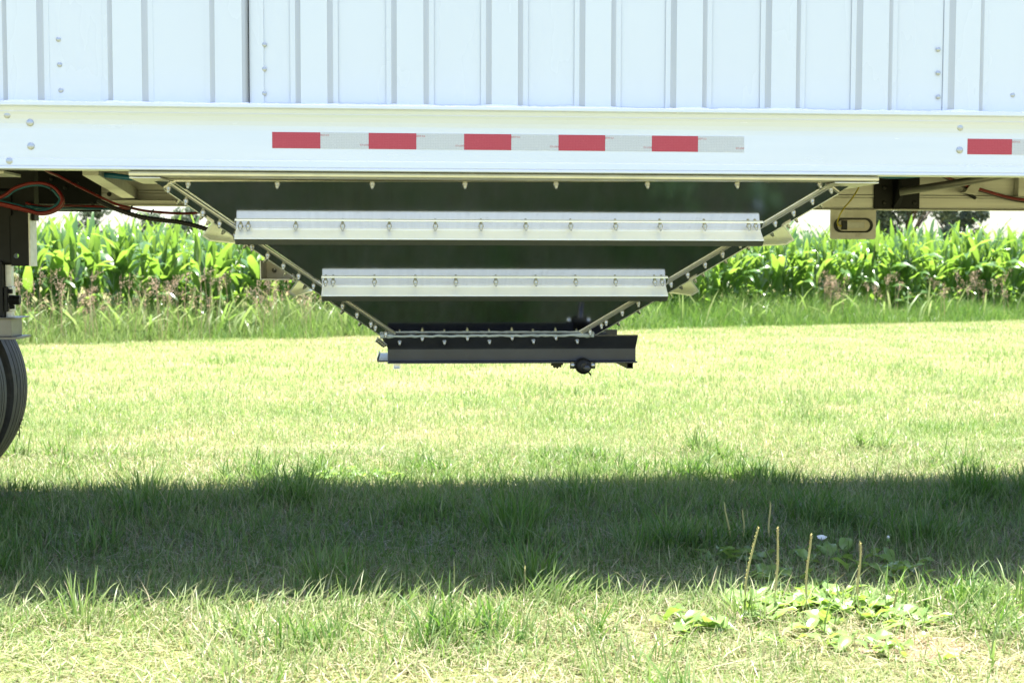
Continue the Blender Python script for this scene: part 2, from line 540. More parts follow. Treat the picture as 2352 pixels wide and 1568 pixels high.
# --- bottom rail: one extrusion with drip lip, cove, flat face and foot bead
prof = [(0.06, 1.578), (0.028, 1.578), (-0.014, 1.5775), (-0.0165, 1.575), (-0.0165, 1.5665), (-0.0150, 1.5645), (-0.0110, 1.5615), (-0.0092, 1.5575), (-0.0080, 1.553), (-0.0068, 1.5485), (-0.0076, 1.5470), (-0.0068, 1.5455), (-0.0042, 1.538), (-0.0016, 1.524), (-0.0004, 1.510), (0.0, 1.495),
        (0.0, 1.43), (0.0, 1.4015), (-0.0022, 1.3990), (-0.0026, 1.381), (-0.0016, 1.3785), (-0.0062, 1.3765), (-0.0075, 1.374), (-0.0075, 1.3700), (-0.0055, 1.3680), (0.058, 1.3680), (0.06, 1.372)]
rail = tpart('bottom_rail', MB().prism([(XL, y, z) for y, z in prof], (XR - XL, 0, 0)), M['rail'])
for px, py in [(17, 264), (69, 282), (71, 336), (22, 370), (2205, 293), (2204, 345)]:
    fasten('rail_bolt', RBOLT, P(px, py, -0.0012 if py < 290 else 0.0), (0, -1, 0), rail)
# uneven sealant bead between rail and sheets
rs = random.Random(3)
xs = np.arange(-3.2, 3.4, 0.012)
pts_top = []
hcur = 0.0
mbs = MB()
base = [(x, 0.010, 1.5782) for x in xs]
vs, fs = [], []
for i, x in enumerate(xs):
    hcur = 0.8 * hcur + 0.2 * rs.uniform(-1, 1)
    inr = any(a - 0.012 < x < b + 0.012 for a, b in ribs)
    hh = 0.0075 + 0.006 * hcur + rs.uniform(-0.0008, 0.0008)
    yy = (YR if inr else YS) - 0.001
    vs += [(x, 0.000, 1.5783), (x, yy - 0.005, 1.5783 + hh * 0.6), (x, yy + 0.001, 1.5783 + hh)]
for i in range(len(xs) - 1):
    a = 3 * i
    fs += [(a, a + 3, a + 4, a + 1), (a + 1, a + 4, a + 5, a + 2)]
mbs.add(vs, fs, True)
tpart('sealant_bead', mbs, M['sealant'])

# --- reflective tape: every block is a piece of its own, lettered
IN = 0.0254
x0 = P(625, 329, 0.0).x
zc = 1.083 + (600 - 329.5) / 707.0
seg = (P(1709, 331, 0).x - x0) / 10.0


def lettering(txt, x, z, size, flip, parent):
    cu = bpy.data.curves.new('lettering', 'FONT')
    cu.body = txt
    cu.size = size
    cu.align_x = 'CENTER'; cu.align_y = 'CENTER'
    tmp = bpy.data.objects.new('lettering_curve', cu)
    me = bpy.data.meshes.new_from_object(tmp)
    me.name = 'lettering'
    bpy.data.objects.remove(tmp); bpy.data.curves.remove(cu)
    me.materials.clear(); me.materials.append(M['print'])
    o = link('lettering', me, parent)
    o.location = (x, -0.00135, z)
    o.rotation_euler = (R(90), R(180) if flip else 0, 0)
    return o


LET = None
def tape_run(xa, n):
    for i in range(n):
        a = xa + i * seg
        red = i % 2 == 0
        t = tpart('red_tape_block' if red else 'white_tape_block', MB().box((a + 0.0003, -0.0009, zc - 0.0256), (a + seg - 0.0003, 0.003, zc + 0.0256)), M['tape_red' if red else 'tape_white'], parent=rail)
        if not red:
            lettering('DOT-C2', a + 0.0135, zc + 0.0165, 0.0075, False, rail)
            lettering('DOT-C2', a + seg - 0.0135, zc - 0.0125, 0.0075, True, rail)
tape_run(x0, 10)
tape_run(P(2222, 330, 0.0).x, 3)

# --- box body behind the sheets (keeps the sun out, casts the shadow on the lawn)
tpart('far_side_wall', MB().box((XL, W - 0.04, 1.56), (XR, W - 0.034, ZT)), M['panel'])
tpart('front_wall', MB().box((XL, 0.04, 1.40), (XL + 0.02, W - 0.045, ZT - 0.03)), M['panel'])
tpart('rear_wall', MB().box((XR - 0.02, 0.04, 1.40), (XR, W - 0.045, ZT - 0.03)), M['panel'])
tv = []
tf = []
for i in range(9):
    a = i / 8
    tv += [(XL, a * W, ZT + 0.10 * math.sin(math.pi * a)), (XR, a * W, ZT + 0.10 * math.sin(math.pi * a))]
for i in range(8):
    tf.append((2 * i, 2 * i + 1, 2 * i + 3, 2 * i + 2))
sun_cover = MB().add(tv, tf, True)
tpart('shadow_roof', sun_cover, M['sun_cover'])  # unseen cover over the box, added to block the sun

# --- hopper: four sloping sheets
p0 = Vector((0, 0.075, 1.353))
p1 = Vector((0, 0.80, 0.802))
dn = (p1 - p0).normalized()                      # down the slope, away from camera
NS = Vector((0, dn.z, -dn.y)).normalized()       # outward: forward and down
if NS.z > 0: NS = -NS
YC = 1.065


def S(px, py, off=0.0):
    return hit(px, py, p0 + NS * off, NS)


tl, bl = S(352, 420), S(880, 772)
tr, br = S(1957, 420), S(1362, 770)
tl.y = tr.y = (tl.y + tr.y) / 2; tl.z = tr.z = (tl.z + tr.z) / 2
bl.y = br.y = (bl.y + br.y) / 2; bl.z = br.z = (bl.z + br.z) / 2


def mir(p):
    return Vector((p.x, 2 * YC - p.y, p.z))


# the sheets run on up behind the rail as the walls of the bin
up = 0.10
tl2, tr2 = tl + (tl - bl).normalized() * up, tr + (tr - br).normalized() * up
NS2 = Vector((0, -NS.y, NS.z))
hopper = tpart('hopper_sheet', MB().slab([tl, tr, br, bl], -NS, 0.004), M['sheet'])
hop_far = tpart('hopper_sheet', MB().slab([mir(tl), mir(bl), mir(br), mir(tr)], Vector((0, NS.y, -NS.z)), 0.004), M['sheet'])
NL = (bl - tl).cross(Vector((0, 1, 0))).normalized()
if NL.z > 0: NL = -NL
NR = (br - tr).cross(Vector((0, 1, 0))).normalized()
if NR.z > 0: NR = -NR
hop_l = tpart('hopper_end_sheet', MB().slab([tl, bl, mir(bl), mir(tl)], -NL, 0.004), M['sheet'])
hop_r = tpart('hopper_end_sheet', MB().slab([tr, mir(tr), mir(br), br], -NR, 0.004), M['sheet'])
# an added floor inside closes the bin above the hopper so that no daylight falls through the gate
tpart('light_block_floor', MB().box((tl.x + 0.03, 0.115, 1.338), (tr.x - 0.03, 2 * YC - 0.115, 1.345)), M['wall_in'])

# corner extrusions: a double ridge down each corner, an outer fold, and its mitred head
for (pt, pb, e) in [((388, 422), (904, 767), tl - bl), ((1911, 422), (1334, 762), tr - br)]:
    a, b = S(*pt), S(*pb)
    d = (b - a).normalized()
    s = d.cross(NS).normalized()
    for off, w, hgt in [(-0.0075, 0.0045, 0.007), (0.0, 0.0045, 0.005), (0.0075, 0.004, 0.003)]:
        aa, bb = a + s * off, b + s * off
        tpart('corner_ridge', MB().prism([aa - s * w / 2, aa + s * w / 2, aa + s * w / 2 * 0.6 + NS * hgt, aa - s * w / 2 * 0.6 + NS * hgt], bb - aa), M['alu'], parent=hopper)
for (t, b_, nn, sgn) in [(tl, bl, NL, -1), (tr, br, NR, 1)]:
    d = (b_ - t).normalized()
    s = d.cross(NS).normalized() * (1 if d.cross(NS).x * sgn < 0 else -1)     # points inwards
    t2 = t + d * 0.052
    q = [t2, t2 + s * 0.048, b_ - d * 0.01 + s * 0.048, b_ - d * 0.01]
    tpart('corner_angle', MB().slab([v + NS * 0.0002 for v in q], NS, 0.0035), M['sheet'], 0.0008, parent=hopper)
    tpart('corner_angle', MB().slab([t2 + nn * 0.0002 + NS * 0.003, b_ - d * 0.01 + nn * 0.0002 + NS * 0.003, b_ - d * 0.01 + Vector((0, .05, 0)) + nn * 0.0002, t2 + Vector((0, .05, 0)) + nn * 0.0002], nn, 0.0035), M['alu'], 0.0008, parent=hop_l if sgn < 0 else hop_r)
    # bright mitre line at the head of the corner angle
    tpart('mitre_edge', MB().prism([t2 + NS * 0.0042, t2 - d * 0.006 + NS * 0.0042, t2 - d * 0.006 + NS * 0.0006, t2 + NS * 0.0006], s * 0.05), M['alu'], parent=hopper)

corner_bolts = [(387, 433), (427, 462), (466, 488), (504, 513), (540, 541), (579, 567), (615, 586), (651, 610), (686, 633), (720, 656), (787, 702), (820, 722), (852, 743), (862, 751), (886, 766),
                (1908, 435), (1865, 461), (1822, 488), (1780, 512), (1699, 561), (1659, 583), (1619, 607), (1579, 630), (1541, 651), (1465.5, 696), (1428.5, 717), (1391.6, 739), (1381, 746), (1355, 761)]
for px, py in corner_bolts:
    fasten('bolt', BOLT, S(px, py, 0.0037), NS, hopper)
for px in (432, 637, 855, 1068, 1277, 1487, 1693, 1883):
    fasten('bolt', BOLT, S(px, 423, 0.0022), NS, hopper)
# bolts of the end sheets stand out past the edge
for k in range(10):
    for (t, b_, nn, par) in [(tl, bl, NL, hop_l), (tr, br, NR, hop_r)]:
        q = t.lerp(b_, 0.10 + 0.088 * k) + Vector((0, 0.03, 0))
        fasten('bolt', BOLT, q + nn * 0.0037, nn, par)
# doubler along the top of the near sheet, with the stained lower edge
a, b = S(400, 416), S(1905, 416)
c, d = S(1905, 433), S(400, 433)
tpart('top_doubler', MB().slab([a + NS * 0.0002, b + NS * 0.0002, c + NS * 0.0002, d + NS * 0.0002], NS, 0.0020), M['sheet'], parent=hopper)

# --- top flange of the hopper under the rail
fz1, fz0 = 1.3665, 1.3495
fa, fb = P(298, 406, 0.03).x, P(2015, 406, 0.03).x
q = [(fa, y, z) for y, z in [(0.020, fz1), (0.014, fz1 - 0.003), (0.0125, fz1 - 0.008), (0.014, fz0 + 0.003), (0.018, fz0), (0.105, fz0 - 0.002), (0.105, fz1)]]
tpart('hopper_flange', MB().prism(q, (fb - fa, 0, 0)), M['flange'])
# folded wing plates at both ends of the flange
w1 = P(298, 411, 0.05).x; w2 = P(372, 411, 0.05).x
tpart('flange_wing', MB().prism([(w1 + 0.004, 0.02, fz0 - 0.0025), (w2, 0.02, fz0 - 0.0025), (w2 + 0.03, 0.16, fz0 - 0.012), (w1 + 0.02, 0.16, fz0 - 0.012)], (0, 0, -0.004)), M['flange'], 0.001)
w1 = P(1925, 411, 0.05).x; w2 = P(2012, 405, 0.05).x
tpart('flange_wing', MB().prism([(w1 - 0.02, 0.02, fz0 - 0.0025), (w2, 0.02, fz0 - 0.0025), (w2 - 0.075, 0.19, fz0 - 0.017), (w1 - 0.05, 0.19, fz0 - 0.017)], (0, 0, -0.004)), M['flange'], 0.001)


# --- Z-section stiffeners
def zlean(o, u, n, fl, L, lip, t=0.0048, gam=74.0):
    """the same, with the web leaning up the slope"""
    w = u * math.cos(R(gam)) + n * math.sin(R(gam))      # along the web
    q = u * math.sin(R(gam)) - n * math.cos(R(gam))      # web normal, up the slope
    tip = o + w * L
    return [o + u * fl, o + u * (fl - t * 0.75) + n * t, o + u * t * 2.4 + n * t, o + q * t * 1.1 + w * t * 1.6, o + q * t + w * t * 3, tip + q * t - w * t * 0.4, tip + q * t * 0.6, tip - u * lip, tip - u * lip - n * t, tip - u * t * 0.4 - n * t, o - u * 0.001]


def zprofile(o, u, n, fl=0.050, web=0.052, lip=0.030, t=0.0048):
    """flange up the slope from o, web out along n, lip down the slope"""
    return [o + u * fl, o + u * fl + n * t * 0.9, o + u * t * 1.9 + n * t, o + u * t * 1.25 + n * t * 1.45, o + u * t + n * t * 2.2, o + u * t + n * (web - t * 0.25), o + u * t * 0.75 + n * web, o - u * lip + n * web,
            o - u * lip + n * (web - t), o + n * (web - t), o]


u_near = -dn
for (xa, xb, ylip, yfil, bolts, by) in [(543, 1747, 506, 528, [552.3, 570, 679, 786.7, 894, 1000, 1105, 1208, 1311, 1414, 1516.5, 1618.6, 1720, 1736], 519),
                                        (740, 1529, 635, 657, [747.8, 765, 860, 954, 1047, 1139, 1231, 1322.6, 1413.7, 1504, 1520.6], 647)]:
    a = S(xa, yfil, 0.0008); b = S(xb, yfil, 0.0008)
    lp = S(1176, ylip, 0.0008); fp = S(1176, yfil, 0.0008)
    o = Vector((a.x, fp.y, fp.z))
    fl = (lp - fp).length
    st = tpart('stiffener', MB().prism(zlean(o, u_near, NS, fl, 0.0640, 0.027), (b.x - a.x, 0, 0)), M['stiff'], 0.0007, seg=1)
    st.data.materials.append(M['sheet']); st.data.materials.append(M['lip'])
    for pl in st.data.polygons:
        if pl.normal.dot(NS) > 0.9: pl.material_index = 1 if (pl.center - o).dot(NS) < 0.03 else 2
    for px in bolts:
        p = S(px, by, 0.0008 + 0.0046)
        fasten('bolt', BOLT, p, NS, st)
# stiffeners round the end sheets, their cut ends show past the corners
uL = (tl - bl).normalized(); uR = (tr - br).normalized()
for (px, py, t, b_, u, nn, wb) in [(477, 521, tl, bl, uL, NL, 0.062), (672, 648, tl, bl, uL, NL, 0.060), (1801, 519, tr, br, uR, NR, 0.066), (1593, 643, tr, br, uR, NR, 0.056)]:
    yn = 0.275 if py < 600 else 0.54
    q = P(px, py, yn)
    f = (q - t).dot(b_ - t) / (b_ - t).length_squared
    o = t.lerp(b_, f) + nn * 0.0003
    o.y = t.lerp(b_, f).y - 0.012
    L = 2 * (YC - o.y)
    st = tpart('end_stiffener', MB().prism(zprofile(o, u, nn, fl=0.034, web=wb, lip=0.030, t=0.0062), (0, L, 0)), M['alu'], 0.0004, seg=1)
    st.data.materials.append(M['panel'])
    for pl in st.data.polygons:
        if abs(pl.normal.y) > 0.9: pl.material_index = 1  # cut ends painted white in place of their sky reflection
    for k in range(8):
        fasten('bolt', BOLT, o + u * 0.02 + nn * 0.005 + Vector((0, 0.02 + k * (L - 0.04) / 7, 0)), nn, st)
# boxed bracket behind the lower corner
a = P(597, 604, 0.75); b = P(655, 643, 0.75)
brk = tpart('corner_bracket', MB().box((a.x, 0.752, b.z), (a.x + 0.004, 1.00, a.z + 0.01)), M['alu_dull'], 0.001)
tpart('bracket_floor', MB().box((a.x + 0.004, 0.75, b.z), (b.x + 0.02, 1.00, b.z + 0.004)), M['alu_dull'], 0.001, parent=brk)
tpart('bracket_web', MB().box((a.x + 0.004, 0.94, b.z + 0.004), (b.x + 0.06, 0.945, a.z + 0.02)), M['plate'], 0.001, parent=brk)
fasten('bolt', BOLT, Vector((a.x + 0.035, 0.93, b.z + 0.035)), (0.3, -1, 0.2), brk)

# --- discharge gate frame
YG = 0.800
gl = P(880, 776, YG); gr = P(1465, 770, YG)
zt = P(1176, 772, YG).z
zk = P(1176, 799, YG + 0.03).z
zb = P(1176, 831, YG + 0.03).z
gx0, gx1 = P(893, 820, YG + 0.03).x, P(1460, 820, YG + 0.03).x
prof = [(YG - 0.006, zt), (YG + 0.026, zk + 0.004), (YG + 0.030, zk - 0.004), (YG + 0.030, zb + 0.006), (YG + 0.027, zb + 0.0035), (YG - 0.012, zb + 0.0035), (YG - 0.012, zb - 0.0025), (YG + 0.037, zb - 0.0025), (YG + 0.037, zk), (YG + 0.002, zt + 0.005)]
n = len(prof)
gxt = gr.x
mb = MB()
vs = []
for (y, z) in prof:
    f = max(0, (z - zk) / (zt - zk))
    vs.append((gx0 - 0.004 - 0.016 * f, y, z))
for (y, z) in prof:
    f = max(0, (z - zk) / (zt - zk))
    vs.append((gx1 + (gxt - gx1) * f, y, z))
mb.add(vs, [(i, (i + 1) % n, n + (i + 1) % n, n + i) for i in range(n)] + [tuple(range(n))[::-1], tuple(range(n, 2 * n))])
gate = tpart('gate_frame', mb, M['navy'], 0.0012)
# far beam and both end beams of the frame
YG2 = 2 * YC - YG
tpart('frame_beam', MB().box((gx0, YG2 - 0.036, zb), (gx1, YG2 - 0.030, zt)), M['navy'], 0.001, parent=gate)
xe = gx0 - 0.010
tpart('frame_beam', MB().prism([(xe - 0.022, YG + 0.045, zt), (xe + 0.006, YG + 0.045, zk), (xe + 0.006, YG + 0.045, zb + 0.006), (xe - 0.030, YG + 0.045, zb + 0.006), (xe - 0.034, YG + 0.045, zb + 0.014), (xe - 0.037, YG + 0.045, zb + 0.013), (xe - 0.034, YG + 0.045, zb), (xe + 0.012, YG + 0.045, zb), (xe + 0.012, YG + 0.045, zk), (xe - 0.014, YG + 0.045, zt)], (0, YG2 - YG - 0.09, 0)), M['navy'], 0.001, parent=gate)
tpart('frame_beam', MB().box((br.x - 0.03, YG + 0.04, zk), (br.x - 0.024, YG2 - 0.04, zt)), M['navy'], 0.001, parent=gate)
tpart('gate_plate', MB().box((gx0 + 0.02, YG + 0.045, zb + 0.03), (gx1 - 0.06, YG2 - 0.045, zb + 0.034)), M['black'], 0.001, parent=gate)
tpart('upstand', MB().prism([P(1368, 769, YG + 0.1), P(1384, 762, YG + 0.1), P(1392, 763, YG + 0.1), P(1397, 770, YG + 0.1)], (0, 0.02, 0)), M['navy'], parent=gate)
for px, py in [(970, 776), (1073.5, 775), (1176, 774), (1276.5, 774), (918, 785), (1020.7, 784), (1124, 783), (1225, 782), (1325.4, 782)]:
    d = ray(px, py)
    nn = Vector((0, prof[1][1] - prof[0][1], 0)).cross(Vector((1, 0, 0)))
    q0 = Vector((0, prof[0][0], prof[0][1])); q1 = Vector((0, prof[1][0], prof[1][1]))
    pn = Vector((0, (q1 - q0).z, -(q1 - q0).y)).normalized()
    if pn.z > 0: pn = -pn
    fasten('bolt', BOLT, hit(px, py, q0, pn), pn, gate)
# caulk along the foot of the sheet
pts = [P(873 + i * 8.05, 772.5 - i * 8.05 * 0.006 + rs.uniform(-1.0, 1.0), YG - 0.006) for i in range(62)]
tpart('caulk_bead', MB().tube(pts, lambda i: 0.0045 + rs.uniform(0, 0.002) + (0.004 if i < 4 or i > 56 else 0), 6), M['caulk'], parent=gate)
# corner bolts on the left end of the frame
for k in range(5):
    fasten('bolt', BOLT, P(871 + 4.0 * k, 777 + 3.0 * k, YG + 0.02), (-0.7, 0, -0.7), gate)
# square tube slide rails under the frame
for (pa, pb, w, mt) in [((903, 837), (920, 848), 0.028, 'alu'), ((1440, 832), (1454, 846), 0.024, 'black')]:
    a = P(pa[0], pa[1], YG + 0.01); b = P(pb[0], pb[1], YG + 0.01)
    x0_, x1_, z1_, z0_ = a.x, b.x, zb - 0.003, b.z
    t = 0.0035
    y0_, y1_ = YG + 0.01, (YG2 if mt == 'black' else YG + 0.06)
    outer = [(x0_, y0_, z0_), (x1_, y0_, z0_), (x1_, y0_, z1_), (x0_, y0_, z1_)]
    inner = [(x0_ + t, y0_, z0_ + t), (x1_ - t, y0_, z0_ + t), (x1_ - t, y0_, z1_ - t), (x0_ + t, y0_, z1_ - t)]
    vs = outer + inner + [(x, y1_, z) for x, y, z in outer] + [(x, y1_, z) for x, y, z in inner]
    fs = []
    for i in range(4):
        j = (i + 1) % 4
        fs += [(i, j, 4 + j, 4 + i), (8 + i, 8 + j, j, i), (4 + i, 4 + j, 12 + j, 12 + i)]
    fs.append((8, 9, 10, 11))
    tpart('slide_tube', MB().add(vs, fs), M[mt], parent=gate)
# flange bearing with the crank shaft end
c = P(1340, 840.5, YG - 0.01)
brg = tpart('gate_bearing', MB().lathe([(0.0, -0.004), (0.022, -0.004), (0.026, -0.001), (0.030, 0.004), (0.031, 0.010), (0.031, 0.045), (0.0, 0.045)], (c.x, YG - 0.028, c.z), (0, 1, 0), 28), M['black'])
a = P(1309, 829, YG - 0.01); b = P(1367, 846, YG - 0.01)
tpart('bearing_plate', MB().box((a.x, YG - 0.0125 - 0.005, b.z), (b.x, YG - 0.0125 + 0.001, a.z)), M['black'], 0.002, parent=brg)
tpart('shaft', MB().lathe([(0.0, -0.055), (0.011, -0.055), (0.0125, -0.053), (0.0125, 0.0), (0.018, 0.001), (0.018, 0.012), (0.0, 0.012)], (c.x + 0.004, YG - 0.036, c.z - 0.002), (0, 1, 0), 20), M['navy'], parent=brg)
tpart('grease_nipple', MB().tube([(c.x + 0.018, YG - 0.02, c.z - 0.022), (c.x + 0.028, YG - 0.024, c.z - 0.034)], 0.003, 8), M['black'], parent=brg)
HEX = MB().lathe([(0.0115, 0), (0.0115, 0.002), (0.010, 0.0022), (0.0095, 0.008), (0.006, 0.011), (0.0, 0.0115)], (0, 0, 0), (0, 0, 1), 10).mesh('bearing_bolt', M['bolt'])
for px in (1315, 1361):
    q = P(px, 838.5, YG - 0.018)
    fasten('bearing_bolt', HEX, q, (0, -1, 0), brg)
# pinion sprocket behind the beam
sp = P(1279, 838, YG + 0.12)
pr = MB()
vsp = []
NT = 11
for k in range(NT * 4):
    an = 2 * math.pi * k / (NT * 4)
    rr = 0.026 if k % 4 in (1, 2) else 0.0215
    vsp.append((sp.x + rr * math.cos(an), YG + 0.11, sp.z + 0.012 + rr * math.sin(an)))
pr.prism(vsp, (0, 0.025, 0))
tpart('pinion_gear', pr, M['hole'], parent=brg)

# --- far side rail and what hangs on it
YF = W - 0.05
zfb = P(2150, 483, YF).z
fprof = [(YF, 1.58), (YF, zfb + 0.075), (YF - 0.004, zfb + 0.070), (YF - 0.004, zfb + 0.062), (YF, zfb + 0.058), (YF, zfb + 0.006), (YF - 0.020, zfb + 0.006), (YF - 0.022, zfb), (W, zfb), (W, 1.58)]
far = tpart('far_rail', MB().prism([(XL, y, z) for y, z in fprof], (XR - XL, 0, 0)), M['alu_dull'])
# gusset plates
a, b = P(2012, 404, YF - 0.03), P(2115, 480, YF - 0.03)
gus = tpart('gusset_plate', MB().box((a.x, YF - 0.012, b.z), (b.x, YF - 0.004, 1.56)), M['black'], 0.0015)
for px, py in [(2031, 431), (2031, 466), (2100, 466), (2100, 431)]:
    fasten('gusset_bolt', dome('gusset_bolt', 0.011, 0.007, M['hole']) if px == 2031 and py == 431 else bpy.data.meshes['gusset_bolt'], P(px, py, YF - 0.012), (0, -1, 0), gus)
tpart('gusset_web', MB().prism([P(2068, 404, YF - 0.1), P(2076, 440, YF - 0.1), P(2063, 480, YF - 0.02), P(2050, 480, YF - 0.02), P(2050, 404, YF - 0.02)], (0.006, 0, 0)), M['black'], 0.001, parent=gus)
a, b = P(-40, 396, YF - 0.03), P(231, 486, YF - 0.03)
gl_ = tpart('gusset_plate', MB().box((a.x - 0.3, YF - 0.016, b.z), (b.x, YF - 0.006, 1.56)), M['black'], 0.0015)
for px, py in [(119, 411), (150, 431), (86, 467), (214, 468)]:
    fasten('gusset_bolt', bpy.data.meshes['gusset_bolt'], P(px, py, YF - 0.016), (0, -1, 0), gl_)
fasten('gusset_bolt', bpy.data.meshes['gusset_bolt'], P(251, 446, YF), (0, -1, 0), far)
# dark floor of the chassis bays (closes the view up into the box)
tpart('bay_floor', MB().box((XL + 0.1, 0.07, 1.565), (tl.x - 0.12, W - 0.07, 1.575)), M['black'])
tpart('bay_floor', MB().box((tr.x + 0.12, 0.07, 1.565), (XR - 0.1, W - 0.07, 1.575)), M['black'])
# dull angle behind the hopper on the left and cross brace
a = P(236, 459, 1.98); b = P(400, 459, 1.98)
tpart('ledge_angle', MB().prism([(a.x, 1.98, a.z), (a.x, 1.98, a.z - 0.005), (a.x, YF - 0.002, a.z - 0.005), (a.x, YF - 0.002, a.z)], (b.x - a.x, 0, 0)), M['alu_dull'], 0.001)
tpart('diagonal_brace', MB().beam(P(208, 388, 0.85), P(300, 446, 2.05), 0.060, 0.050), M['alu_dull'], 0.002)
a = P(8, 403, 0.5); b = P(48, 403, 0.5)
tpart('rail_clip', MB().box((a.x - 0.5, 0.30, a.z - 0.006), (b.x, 0.5, a.z + 0.004)), M['alu_dull'], 0.001)
a = P(2338, 399, YF - 0.04); b = P(2352, 452, YF - 0.04)
tpart('frame_post', MB().box((a.x, YF - 0.05, b.z), (a.x + 0.06, YF - 0.002, 1.56)), M['alu_dull'], 0.002)
# brace tube on the right
tpart('brace_tube', MB().tube([P(2066, 441, 1.95), P(2190, 422, 1.85), P(2360, 393, 1.70)], 0.0185, 16), M['tube'])
# marker lamp on its plate under the far rail
YL = W - 0.012
pa, pb = P(1907.5, 480, YL), P(2011.5, 549.5, YL)
rr = 0.012
q = []
for cx, cz, a0 in [(pb.x - rr, pb.z + rr, -90), (pb.x, pa.z, None), (pa.x, pa.z, None), (pa.x + rr, pb.z + rr, 180)]:
    if a0 is None:
        q.append((cx, YL, cz))
    else:
        for k in range(5):
            an = R(a0 + 22.5 * k)
            q.append((cx + rr * math.cos(an), YL, cz + rr * math.sin(an)))
lamp = tpart('lamp_bracket', MB().prism(q, (0, 0.005, 0)), M['plate'], 0.0008)


def stadium(px0, px1, py0, py1, Y, n=12):
    a, b = P(px0, py0, Y), P(px1, py1, Y)
    r = (a.z - b.z) / 2
    cz = (a.z + b.z) / 2
    out = []
    for k in range(n + 1):
        an = R(-90 + 180 * k / n); out.append(Vector((b.x - r + r * math.cos(an), Y, cz + r * math.sin(an))))
    for k in range(n + 1):
        an = R(90 + 180 * k / n); out.append(Vector((a.x + r + r * math.cos(an), Y, cz + r * math.sin(an))))
    return out


so, si = stadium(1915, 2004, 500.5, 534.5, YL), stadium(1923, 1998, 504.5, 531, YL)
n = len(so)
vs = [p for p in so] + [p for p in si] + [p + Vector((0, -0.008, 0)) for p in so] + [p + Vector((0, -0.006, 0)) for p in si]
fs = []
for i in range(n):
    j = (i + 1) % n
    fs += [(i, j, 2 * n + j, 2 * n + i), (2 * n + i, 2 * n + j, 3 * n + j, 3 * n + i), (3 * n + i, 3 * n + j, n + j, n + i)]
tpart('rubber_grommet', MB().add(vs, fs), M['hole'], 0.001, parent=lamp)
tpart('lamp_housing', MB().prism([p + Vector((0, -0.0012, 0)) for p in stadium(1923.5, 1997.5, 505, 530.6, YL)], (0, -0.002, 0)), M['lens'], 0.0005, parent=lamp)
a, b = P(1944, 509.5, YL), P(1985, 524, YL)
tpart('lamp_label', MB().box((a.x, YL - 0.0062, b.z), (b.x, YL - 0.003, a.z)), M['plate'], 0.001, parent=lamp)
a, b = P(1931.5, 506.5, YL), P(1944, 528, YL)
tpart('lamp_plug', MB().box((a.x, YL - 0.016, b.z), (b.x, YL - 0.003, a.z)), M['hole'], 0.003, parent=lamp)


def curve(pts, n=8):
    """Catmull-Rom through 3D points"""
    pts = [Vector(p) for p in pts]
    out = []
    for i in range(len(pts) - 1):
        a = pts[max(i - 1, 0)]; b = pts[i]; c = pts[i + 1]; d = pts[min(i + 2, len(pts) - 1)]
        for k in range(n):
            t = k / n
            out.append(0.5 * ((2 * b) + (c - a) * t + (2 * a - 5 * b + 4 * c - d) * t * t + (-a + 3 * b - 3 * c + d) * t ** 3))
    out.append(pts[-1])
    return out


def hose(name, pts, r, mat, n=8, corrugated=False):
    c = curve(pts, 30 if corrugated else n)
    rad = (lambda i: r * (1.0 if i % 4 < 2 else 0.84)) if corrugated else r
    return tpart(name, MB().tube(c, rad, 10), M[mat])


hose('lamp_cable', [P(1973, 412, YF - 0.05), P(1974, 427, YF - 0.05), P(1957, 456, YF - 0.05), P(1935, 483, YF - 0.05), P(1924.5, 505, YL - 0.03), P(1925, 516, YL - 0.025), P(1932, 519.5, YL - 0.012)], 0.0037, 'cable')
hose('air_hose', [P(2140, 392, YF - 0.25), P(2163, 401, YF - 0.2), P(2206, 421, YF - 0.14), P(2225, 428, YF - 0.10), P(2252, 435, YF - 0.10), P(2311, 452, YF - 0.07), P(2352, 459, YF - 0.065), P(2400, 463, YF - 0.065)], 0.0072, 'hose_red')
hose('air_hose', [P(2130, 388, YF - 0.25), P(2163, 404, YF - 0.19), P(2206, 425, YF - 0.13), P(2225, 432, YF - 0.085), P(2252, 438, YF - 0.085), P(2311, 455, YF - 0.055), P(2352, 463, YF - 0.05), P(2400, 467, YF - 0.05)], 0.0072, 'conduit')
hose('air_hose', [P(1990, 396, 0.9), P(2028, 404, 0.9), P(2056, 405, 0.9), P(2100, 403, 0.9), P(2155, 399, 0.9), P(2200, 394, 0.9)], 0.010, 'hose_blue')
# welded clip that carries the red hose
c0 = P(2230, 438, YF - 0.06)
clip = tpart('hose_clip', MB().prism([P(2237, 416, YF - 0.12), P(2252, 419, YF - 0.12), P(2250, 433, YF - 0.12), P(2243, 446, YF - 0.12), P(2216, 442, YF - 0.12), P(2226, 428, YF - 0.12)], (0, 0.05, 0)), M['plate'], 0.002)
tpart('weld_bead', MB().tube([P(2214, 440, YF - 0.02) + Vector((0.004 * i, -0.004 * (i % 2), -0.0022 * i)) for i in range(15)], lambda i: 0.009 - 0.002 * (i % 2), 7), M['hole'], parent=clip)

